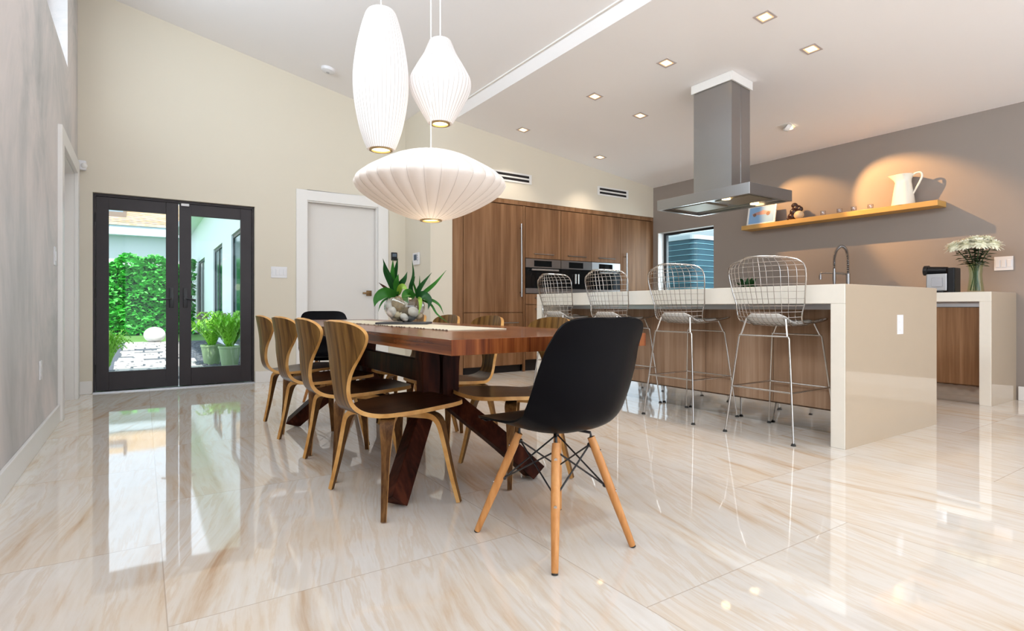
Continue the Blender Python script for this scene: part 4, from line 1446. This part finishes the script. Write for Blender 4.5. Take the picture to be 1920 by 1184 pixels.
def make_shell_chair():
    t = thing('shell_chair', 'black moulded shell chair', 'dining chair')
    rows = []
    nc = 18
    SD = dense(SH, 3)
    for i, (x, z, hw, cu) in enumerate(SD):
        a_, b_ = SD[max(i - 1, 0)], SD[min(i + 1, len(SD) - 1)]
        tg = Vector((b_[0] - a_[0], 0, b_[1] - a_[1])).normalized()
        nn = Vector((tg.z, 0, -tg.x))      # toward the sitter
        row = []
        for j in range(nc + 1):
            s = -1 + 2 * j / nc
            e = abs(s) ** 3.0
            yy = hw * s * (1 + 0.03 * (abs(s) > 0.95))
            p = Vector((x, yy, z)) + nn * (cu * e)
            row.append(p)
        rows.append(row)
    MB().shell(rows, 0.008, 0, 0, 0).build('seat_shell', 'shell_black', t)
    feet = [(-0.225, 0.19), (-0.225, -0.19), (0.235, -0.215), (0.235, 0.215)]
    tops = [(-0.105, 0.085), (-0.105, -0.085), (0.105, -0.095), (0.105, 0.095)]

    def at(k, z):
        u = (0.412 - z) / 0.412
        return Vector((tops[k][0] + (feet[k][0] - tops[k][0]) * u, tops[k][1] + (feet[k][1] - tops[k][1]) * u, z))
    for k in range(4):
        lg = MB().tube([at(k, 0.405), at(k, 0.36), at(k, 0.20), at(k, 0.012), at(k, 0.004)], [0.0145, 0.0165, 0.0165, 0.0125, 0.011], 16).build('leg', 'beech', t)
        q = MB()
        for z in (0.355, 0.205):
            p = at(k, z)
            o_ = Vector((p.x, p.y, 0)).normalized()
            q.cyl(p + o_ * 0.0145, p + o_ * 0.0185, 0.006, n=12)
        q.build('bolt', 'chrome', lg)
        MB().cyl(at(k, 0.0045), at(k, 0.0), 0.0115, n=14).build('foot_glide', 'rubber', lg)
    q = MB()
    for k in range(4):
        m = (k + 1) % 4
        for a_, b_ in ((k, m), (m, k)):
            pa, pb = at(a_, 0.375), at(b_, 0.225)
            ia = Vector((pa.x, pa.y, 0)).normalized() * 0.018
            ib_ = Vector((pb.x, pb.y, 0)).normalized() * 0.018
            q.tube([pa - ia, pb - ib_], 0.0035, 6)
    for k in range(4):
        for z in (0.375, 0.225):
            p = at(k, z)
            q.ball(p - Vector((p.x, p.y, 0)).normalized() * 0.018, 0.009, seg=8, ring=6)
    q.build('brace_wires', 'black_metal', t)
    for k in range(4):
        p = at(k, 0.405)
        zt = 0.434 if p.x < 0 else 0.443
        MB().tube([p - Vector((0, 0, 0.04)), p, (p.x * 0.98, p.y * 0.98, zt - 0.012), (p.x * 0.55, p.y * 0.6, zt - 0.006)], 0.0055, 8).build('seat_mount', 'black_metal', t)
    return t


sc0 = make_shell_chair()
sc0.location = (1.338, 1.715, 0)
sc0.rotation_euler = (0, 0, PI / 2 + 0.03)
tag(sc0, 'black moulded shell chair with beech legs at the near table end', 'dining chair', 'black shell chairs at the table ends')
o = copy_tree(sc0)
o.location = (1.44, 5.27, 0)
o.rotation_euler = (0, 0, -PI / 2 - 0.1)
tag(o, 'black moulded shell chair at the far table end by the white door', 'dining chair', 'black shell chairs at the table ends')

# ================================================================== WIRE BAR STOOLS
BS = [(0.285, .795, .165), (0.275, .80, .19), (0.23, .793, .212), (0.15, .782, .222), (0.06, .773, .226), (-0.03, .768, .228), (-0.10, .772, .230), (-0.155, .790, .233), (-0.195, .822, .238), (-0.222, .870, .245),
      (-0.240, .925, .255), (-0.255, .985, .266), (-0.268, 1.045, .277), (-0.279, 1.105, .285), (-0.288, 1.155, .287), (-0.295, 1.195, .274), (-0.300, 1.222, .235), (-0.303, 1.238, .165)]


def bs_pt(u, s):
    """u along the profile (0..17), s across (-1..1)"""
    i = min(int(u), len(BS) - 2)
    f_ = u - i
    x, z, hw = [BS[i][k] + (BS[i + 1][k] - BS[i][k]) * f_ for k in range(3)]
    y = hw * s
    kb = min(1, max(0, (u - 6) / 4))
    ks = 1 - kb
    return Vector((x + kb * 0.10 * abs(s) ** 2.2, y, z + ks * 0.022 * abs(s) ** 2 + kb * 0.012 * (1 - s * s) * (u > 16)))


def make_stool():
    t = thing('bar_stool', 'chrome wire bar stool', 'bar stool')
    n = len(BS) - 1
    q = MB()
    for k in range(1, 13):
        s = -1 + 2 * k / 13
        q.tube([bs_pt(n * i / 40, s) for i in range(41)], 0.0020, 5)
    us = [1.6, 2.7, 3.8, 4.9, 6.0, 7.1] + [8.1 + 0.82 * k for k in range(11)]
    for u in us:
        q.tube([bs_pt(u, -1 + 2 * j / 18) for j in range(19)], 0.0020, 5)
    q.build('wire_basket', 'chrome', t)
    ring = [bs_pt(0, -1 + 2 * j / 12) for j in range(13)] + [bs_pt(n * i / 48, 1) for i in range(1, 49)] + [bs_pt(n, 1 - 2 * j / 12) for j in range(1, 13)] + [bs_pt(n * (1 - i / 48), -1) for i in range(1, 48)]
    MB().tube(ring, 0.0048, 8, closed=True).build('rim', 'chrome', t)
    rows = []
    for i in range(13):
        u = 2.2 + 6.3 * i / 12
        e = math.sin(PI * i / 12) ** 0.35
        rows.append([bs_pt(u, (-0.72 + 1.44 * j / 10) * (0.6 + 0.4 * e)) + Vector((0, 0, 0.006)) for j in range(11)])
    MB().shell([r[::-1] for r in rows], 0.012, 0, 0, 0).build('seat_pad', 'seat_pad', t)
    ft = {(sx, sy): Vector((sx * 0.275, sy * 0.255, 0)) for sx in (-1, 1) for sy in (-1, 1)}
    tp_ = {(sx, sy): Vector((sx * 0.205, sy * 0.185, 0.705)) for sx in (-1, 1) for sy in (-1, 1)}

    def at(k, z):
        return ft[k].lerp(tp_[k], z / 0.705)
    for k in ft:
        lg = MB().tube([at(k, 0.012), at(k, 0.33), at(k, 0.690), at(k, 0.705) - Vector((0, k[1] * 0.008, 0))], 0.0066, 10).build('leg', 'chrome', t)
        p = ft[k]
        MB().lathe([(0, 0.0), (0.016, 0.0), (0.016, 0.004), (0.010, 0.016), (0, 0.016)], c=p, n=14).build('foot_cap', 'rubber', lg)
    q = MB()
    for sx in (-1, 1):
        q.tube([at((sx, -1), 0.703), at((sx, 1), 0.703)], 0.0064, 10)
        for sy in (-1, 1):
            p = at((sx, sy), 0.703)
            e = bs_pt(8.0 if sx < 0 else 2.4, sy * 0.62) - Vector((0, 0, 0.006))
            q.tube([p + Vector((0, -sy * 0.012, 0)), e], 0.0062, 8)
    for sy in (-1, 1):
        e0, e1 = bs_pt(8.0, sy * 0.62), bs_pt(2.4, sy * 0.62)
        q.tube([e0 - Vector((0, 0, 0.006)), bs_pt(6, sy * 0.62) - Vector((0, 0, 0.007)), bs_pt(4, sy * 0.62) - Vector((0, 0, 0.007)), e1 - Vector((0, 0, 0.006))], 0.005, 8)
    q.build('seat_frame', 'chrome', t)
    z = 0.335
    cs = [at(k, z) for k in ((-1, -1), (1, -1), (1, 1), (-1, 1))]
    q = MB()
    for i in range(4):
        q.tube([cs[i], cs[(i + 1) % 4]], 0.0060, 10)
    q.build('footrest', 'chrome', t)
    return t


st0 = make_stool()
for i, (y, lb) in enumerate([(2.265, 'chrome wire bar stool nearest the camera at the island'), (3.055, 'chrome wire bar stool second from the camera at the island'),
                             (3.87, 'chrome wire bar stool third from the camera at the island, behind black chair'), (4.655, 'chrome wire bar stool farthest from the camera at the island')]):
    o = st0 if i == 0 else copy_tree(st0)
    o.location = (3.795, y, 0)
    tag(o, lb, 'bar stool', 'wire bar stools along the island')

# ================================================================== PENDANT LAMPS
def pendant(name, label, x, y, zc, prof, nrib, mat, ring_r, depth):
    t = thing(name, label, 'pendant lamp', (x, y, zc))
    P = smooth_path([(r, 0, z) for r, z in prof], 5)
    pf = [(max(p.x, 0.001), p.z) for p in P]
    n = nrib * 6
    rows = []
    for r, z in pf:
        row = []
        for k in range(n):
            th = 2 * PI * k / n
            sg = abs(math.sin(nrib * th / 2))
            rr = r * (1 + depth * (sg - 1))
            row.append((rr * math.cos(th), rr * math.sin(th), z))
        rows.append(row)
    q = MB().grid(rows, 0, True, True)
    q.add(rows[0], [list(range(n))], 0)
    sh = q.build('shade', mat, t)
    q = MB()
    for k in range(nrib):
        th = 2 * PI * k / nrib
        q.tube([((r * (1 - depth) + 0.0008) * math.cos(th), (r * (1 - depth) + 0.0008) * math.sin(th), z) for r, z in pf[::2] + [pf[-1]]], 0.0011, 4)
    q.build('rib_wires', 'shade_wire', sh)
    zb = prof[-1][1]
    MB().lathe([(ring_r - 0.008, zb + 0.002), (ring_r - 0.008, zb - 0.006), (ring_r + 0.006, zb - 0.006), (ring_r + 0.006, zb + 0.002)], n=32).build('bottom_ring', 'brass', t)
    MB().lathe([(0.0, zb + 0.004), (ring_r - 0.008, zb + 0.004)], n=28).build('lamp', 'lamp_glow_soft', t)
    zt = prof[0][1]
    ztop = zc_d(x) - zc
    MB().tube([(0, 0, zt), (0, 0, ztop - 0.02)], 0.0042, 8).build('cord', 'cord_white', t)
    MB().lathe([(0, 0), (0.06, 0), (0.06, -0.02), (0.0, -0.025)], c=(0, 0, ztop + 0.012), n=20).build('canopy', 'white_trim', t)
    light('pendant_beam', 'POINT', (x, y, zc + zb - 0.16), 0.8, (1, 0.82, 0.60), shadow_soft_size=0.06)


pendant('pendant_lamp', 'wide flat saucer-shaped white pendant lamp, lowest of the three', 1.486, 3.154, 1.662, [(0.05, 0.205), (0.13, 0.192), (0.24, 0.155), (0.345, 0.10), (0.425, 0.050), (0.462, 0.008), (0.455, -0.028), (0.39, -0.085), (0.28, -0.147), (0.17, -0.195), (0.075, -0.222)], 30, 'shade_fabric', 0.062, 0.032)
pendant('pendant_lamp', 'tall cigar-shaped white pendant lamp, leftmost of the three', 1.245, 3.37, 2.325, [(0.05, 0.44), (0.085, 0.428), (0.112, 0.36), (0.146, 0.22), (0.168, 0.07), (0.171, -0.04), (0.160, -0.16), (0.135, -0.29), (0.104, -0.39), (0.084, -0.435)], 40, 'shade_fabric_bright', 0.066, 0.022)
pendant('pendant_lamp', 'pear-shaped white pendant lamp, highest at right of the cigar lamp', 1.602, 3.26, 2.36, [(0.04, 0.272), (0.066, 0.264), (0.080, 0.235), (0.108, 0.17), (0.158, 0.085), (0.194, 0.015), (0.198, -0.035), (0.182, -0.09), (0.142, -0.165), (0.100, -0.235), (0.078, -0.272)], 36, 'shade_fabric_bright', 0.058, 0.022)
# ================================================================== OUTSIDE THE GARDEN DOOR
struct(MB().box(-14, 14, YF + 0.2, 40, -0.20, -0.08).build('ground_lawn', 'lawn'))
random.seed(8)
struct(MB().box(-0.75, 1.75, YF + 0.21, 18.6, -0.08, -0.062).build('ground_gravel', 'gravel_bed'))
q = MB()
y = YF + 0.30
row = 0
while y < 18.2:
    dpt = 0.38
    xa, xb = -0.40 + random.uniform(-.03, .03), 0.80 + random.uniform(-.05, .05)
    cuts = [xa] + sorted(xa + (xb - xa) * u for u in ([0.36, 0.7] if row % 3 == 0 else [0.55] if row % 3 == 1 else [0.22, 0.62])) + [xb]
    for i in range(len(cuts) - 1):
        if random.random() < 0.15:
            continue
        q.box(cuts[i] + 0.018, cuts[i + 1] - 0.018, y, y + dpt - 0.045, -0.07, -0.05 + random.uniform(-.004, .004), bev=0.005)
    y += dpt
    row += 1
struct(q.build('garden_path_floor', 'paver'))
q = MB()
for k in range(900):
    x_, y_ = (random.uniform(0.82, 1.68), random.uniform(9.0, 18)) if k < 650 else (random.uniform(-0.4, 0.8), random.uniform(9, 18))
    r = random.uniform(0.02, 0.045)
    bm = bmesh.new()
    bmesh.ops.create_icosphere(bm, subdivisions=1, radius=1)
    q.bm(bm, 0, True, Matrix.Translation((x_, y_, -0.06)) @ Matrix.Diagonal((r, r * random.uniform(.7, 1), r * .5, 1)))
tag(q.build('pebbles', 'pebble', fixn=False), 'dark loose pebbles beside the stone path outside', 'pebbles', kind='stuff')

# hedge
t = thing('hedge', 'tall clipped bright green hedge at the end of garden path', 'hedge', (-0.6, 24.0, -0.08))
t.scale = (1.15, 1.1, 1.11)
random.seed(4)
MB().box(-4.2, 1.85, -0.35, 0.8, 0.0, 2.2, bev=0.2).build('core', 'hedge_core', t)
q = MB()
for k in range(12000):
    x_ = random.uniform(-4.25, 1.9)
    bump_ = 0.12 * math.sin(x_ * 3.1) + 0.09 * math.sin(x_ * 7.3 + 1)
    if random.random() < 0.80:
        z_ = random.uniform(0.0, 2.42 + bump_)
        y_ = -0.42 - 0.10 * math.sin(3 * z_ + 4 * x_) + random.uniform(-0.10, 0.10)
    else:
        z_ = 2.30 + bump_ + random.uniform(-0.06, 0.16)
        y_ = random.uniform(-0.5, 0.8)
    s_ = random.uniform(0.06, 0.115)
    e_ = Euler((random.uniform(-1.1, 0.4), random.uniform(-0.8, 0.8), random.uniform(0, 6.28)))
    mt = e_.to_matrix()
    c_ = Vector((x_, y_, z_))
    pts = [c_ + mt @ Vector(p) * s_ for p in ((0, -1, 0), (0.62, -0.05, 0.16), (0, 0.95, 0), (-0.62, -0.05, 0.16))]
    q.add(pts, [(0, 1, 2), (0, 2, 3)])
q.build('foliage', 'hedge_leaf', t, fixn=False)

o = MB().ball((0, 0, 0.21), (0.26, 0.25, 0.215), seg=32, ring=20).build('garden_globe', 'egg_white', loc=(0.27, 18.35, -0.065))
tag(o, 'large white egg-shaped garden globe in front of the hedge', 'garden ornament')

# neighbour's house
t = thing('neighbour_house', 'neighbouring pale house with a tan tiled roof behind the hedge', 'house', (-1.2, 29.0, -0.08))
t.scale = (1.2, 1.2, 1.16)
MB().box(-9, 7, 0, 8, 0, 3.50).build('wall', 'stucco', t)
MB().box(-9.5, 7.5, -0.55, -0.49, 3.47, 3.86).box(-9.5, 7.5, -0.49, 0, 3.47, 3.53).build('fascia', 'fascia_blue', t)
q = MB()
ey, ez, ry, rz_ = -0.6, 3.86, 5.0, 5.75
q.add([(-9.7, ey, ez), (7.7, ey, ez), (1.2, ry, rz_ - 0.2), (-9.7, ry, rz_), (-9.7, ey, ez - 0.05), (7.7, ey, ez - 0.05)], [(0, 1, 2, 3), (4, 5, 1, 0)])
n_ = 20
for k in range(n_):
    u0 = k / n_
    yy, zz = ey + (ry - ey) * u0, ez + (rz_ - ez) * u0
    xr = 7.7 + (1.2 - 7.7) * u0
    q.box(-9.7, xr, yy, yy + 0.27, zz + 0.01, zz + 0.05)
q.build('roof', 'roof_tile', t)
s_ = (rz_ - ez) / (ry - ey)
q = MB()
q.add([(-0.9, 0.6, ez + 1.2 * s_ + .10), (0.40, 0.6, ez + 1.2 * s_ + .10), (0.40, 2.1, ez + 2.7 * s_ + .10), (-0.9, 2.1, ez + 2.7 * s_ + .10)], [(0, 1, 2, 3)])
q.box(-1.0, 0.5, 0.5, 0.6, ez + 1.1 * s_, ez + 1.2 * s_ + .16, 1).box(0.40, 0.5, 0.6, 2.1, ez + 1.1 * s_, ez + 2.7 * s_ + .14, 1)
q.build('skylight', ['dark_teal_glass', 'wing_metal'], t)

# the house's own wing on the right of the path, with three tall windows
WXX = 1.75
b = MB()
WIN = [(11.9, 14.72), (16.55, 18.75), (21.6, 24.2)]
ys = [7.46] + [v for p in WIN for v in p] + [28]
for i in range(0, len(ys), 2):
    b.box(WXX, WXX + 0.3, ys[i], ys[i + 1], -0.1, 4.2)
for ya, yb in WIN:
    b.box(WXX, WXX + 0.3, ya, yb, 2.62, 4.2)
    b.box(WXX, WXX + 0.3, ya, yb, -0.1, 0.06)
b.box(WXX - 0.6, WXX + 1.0, 7.46, 28, 4.02, 4.22)
struct(b.build('wall_wing', 'stucco'))
for k, (ya, yb) in enumerate(WIN):
    f = MB()
    m_ = (ya + yb) / 2
    f.box(WXX + 0.035, WXX + 0.10, ya, yb, 2.54, 2.62).box(WXX + 0.035, WXX + 0.10, ya, yb, 0.06, 0.14).box(WXX + 0.035, WXX + 0.10, ya, ya + 0.08, 0.14, 2.54).box(WXX + 0.035, WXX + 0.10, yb - 0.08, yb, 0.14, 2.54).box(WXX + 0.04, WXX + 0.095, m_ - 0.06, m_ + 0.06, 0.14, 2.54)
    f = struct(f.build('window_%d' % (k + 4), 'window_frame_grey'))
    MB().box(WXX + 0.055, WXX + 0.065, ya + 0.08, m_ - 0.06, 0.14, 2.54).box(WXX + 0.055, WXX + 0.065, m_ + 0.06, yb - 0.08, 0.14, 2.54).build('pane', 'dark_teal_glass', f)
for (y, lb) in ((15.7, 'square metal wall light outside, nearer the glass door'), (20.6, 'square metal wall light outside, further along the wing')):
    t = thing('outdoor_wall_light', lb, 'wall light', (WXX, y, 0.61), group='wall lights on the outside wing')
    MB().box(-0.30, 0, -0.02, 0.06, -0.15, 0.15, bev=0.01).build('housing', 'wing_metal', t)
    MB().tube([(-0.20, -0.06, 0.06), (-0.10, -0.07, -0.02)], 0.045, 14).box(-0.17, -0.13, -0.06, -0.02, 0.0, 0.04).build('lamp_head', 'steel', t)


def fern(x, y, h, r, n, label, seed, pot=True):
    random.seed(seed)
    t = thing('potted_fern', label, 'plant', (x, y, -0.062), group='ferns outside the garden door')
    zb = 0.0
    if pot:
        MB().lathe([(0, 0), (0.12, 0), (0.165, 0.30), (0.175, 0.30), (0.175, 0.33), (0.155, 0.33), (0.145, 0.28), (0, 0.27)], n=24).build('pot', 'pot_green', t)
        zb = 0.28
    q = MB()
    for k in range(n):
        an = random.uniform(0, 2 * PI)
        rr = r * random.uniform(0.25, 1.0)
        hh_ = h * random.uniform(0.6, 1.0)
        d_ = Vector((math.cos(an), math.sin(an), 0))
        P = smooth_path([Vector((0, 0, zb)) + d_ * 0.03, Vector((0, 0, zb + hh_ * 0.6)) + d_ * rr * 0.4, Vector((0, 0, zb + hh_)) + d_ * rr * 0.85, Vector((0, 0, zb + hh_ * 0.9)) + d_ * rr * 1.1], 4)
        sd = Vector((-d_.y, d_.x, 0))
        m_ = len(P)
        for i in range(2, m_):
            w_ = 0.055 * (1 - i / m_) + 0.012
            for s in (-1, 1):
                tgt = P[i] + sd * s * w_ + Vector((0, 0, 0.02))
                q.add([P[i - 1], P[i], tgt], [(0, 1, 2)])
        q.tube(P, 0.003, 4)
    q.build('fronds', 'fern_leaf', t, fixn=False)


fern(0.98, 10.75, 0.48, 0.40, 70, 'bright green fern in a pot outside, left of the pair', 31)
fern(1.19, 10.20, 0.62, 0.46, 95, 'larger bright green fern in a green pot by the wing wall', 32)
fern(-0.47, 9.95, 0.62, 0.34, 90, 'bright green fern at the left edge of the garden path', 33, pot=False)

# ================================================================== OUTSIDE THE KITCHEN WINDOW
struct(MB().box(XR + 0.22, 16, -4, 12, -0.20, -0.08).build('ground_side', 'gravel_bed'))
struct(MB().box(10.6, 10.8, 3, 14, -0.08, 3.2).build('wall_side_garden', 'stucco'))
t = thing('air_conditioner', 'tall blue-grey ribbed outdoor unit seen through kitchen window', 'air conditioner', (9.2, 7.39, 0.0))
pts = []
hwx, hwy, rd = 0.42, 0.43, 0.14
for cx_, cy_, a0 in ((hwx - rd, hwy - rd, 0), (-hwx + rd, hwy - rd, PI / 2), (-hwx + rd, -hwy + rd, PI), (hwx - rd, -hwy + rd, 1.5 * PI)):
    for k in range(7):
        an = a0 + PI / 2 * k / 6
        pts.append((cx_ + rd * math.cos(an), cy_ + rd * math.sin(an)))
MB().prism(pts, 'z', -0.08, 2.22).build('cabinet', 'condenser_blue', t)
q = MB()
for k in range(18):
    z = 0.3 + 0.108 * k
    q.tube([(x * 1.006, y * 1.006, z) for x, y in pts], 0.006, 5, closed=True)
q.build('grille_wires', 'condenser_line', t)
MB().prism([(x * 1.03, y * 1.03) for x, y in pts], 'z', 2.22, 2.30).build('top_cap', 'fascia_blue', t)
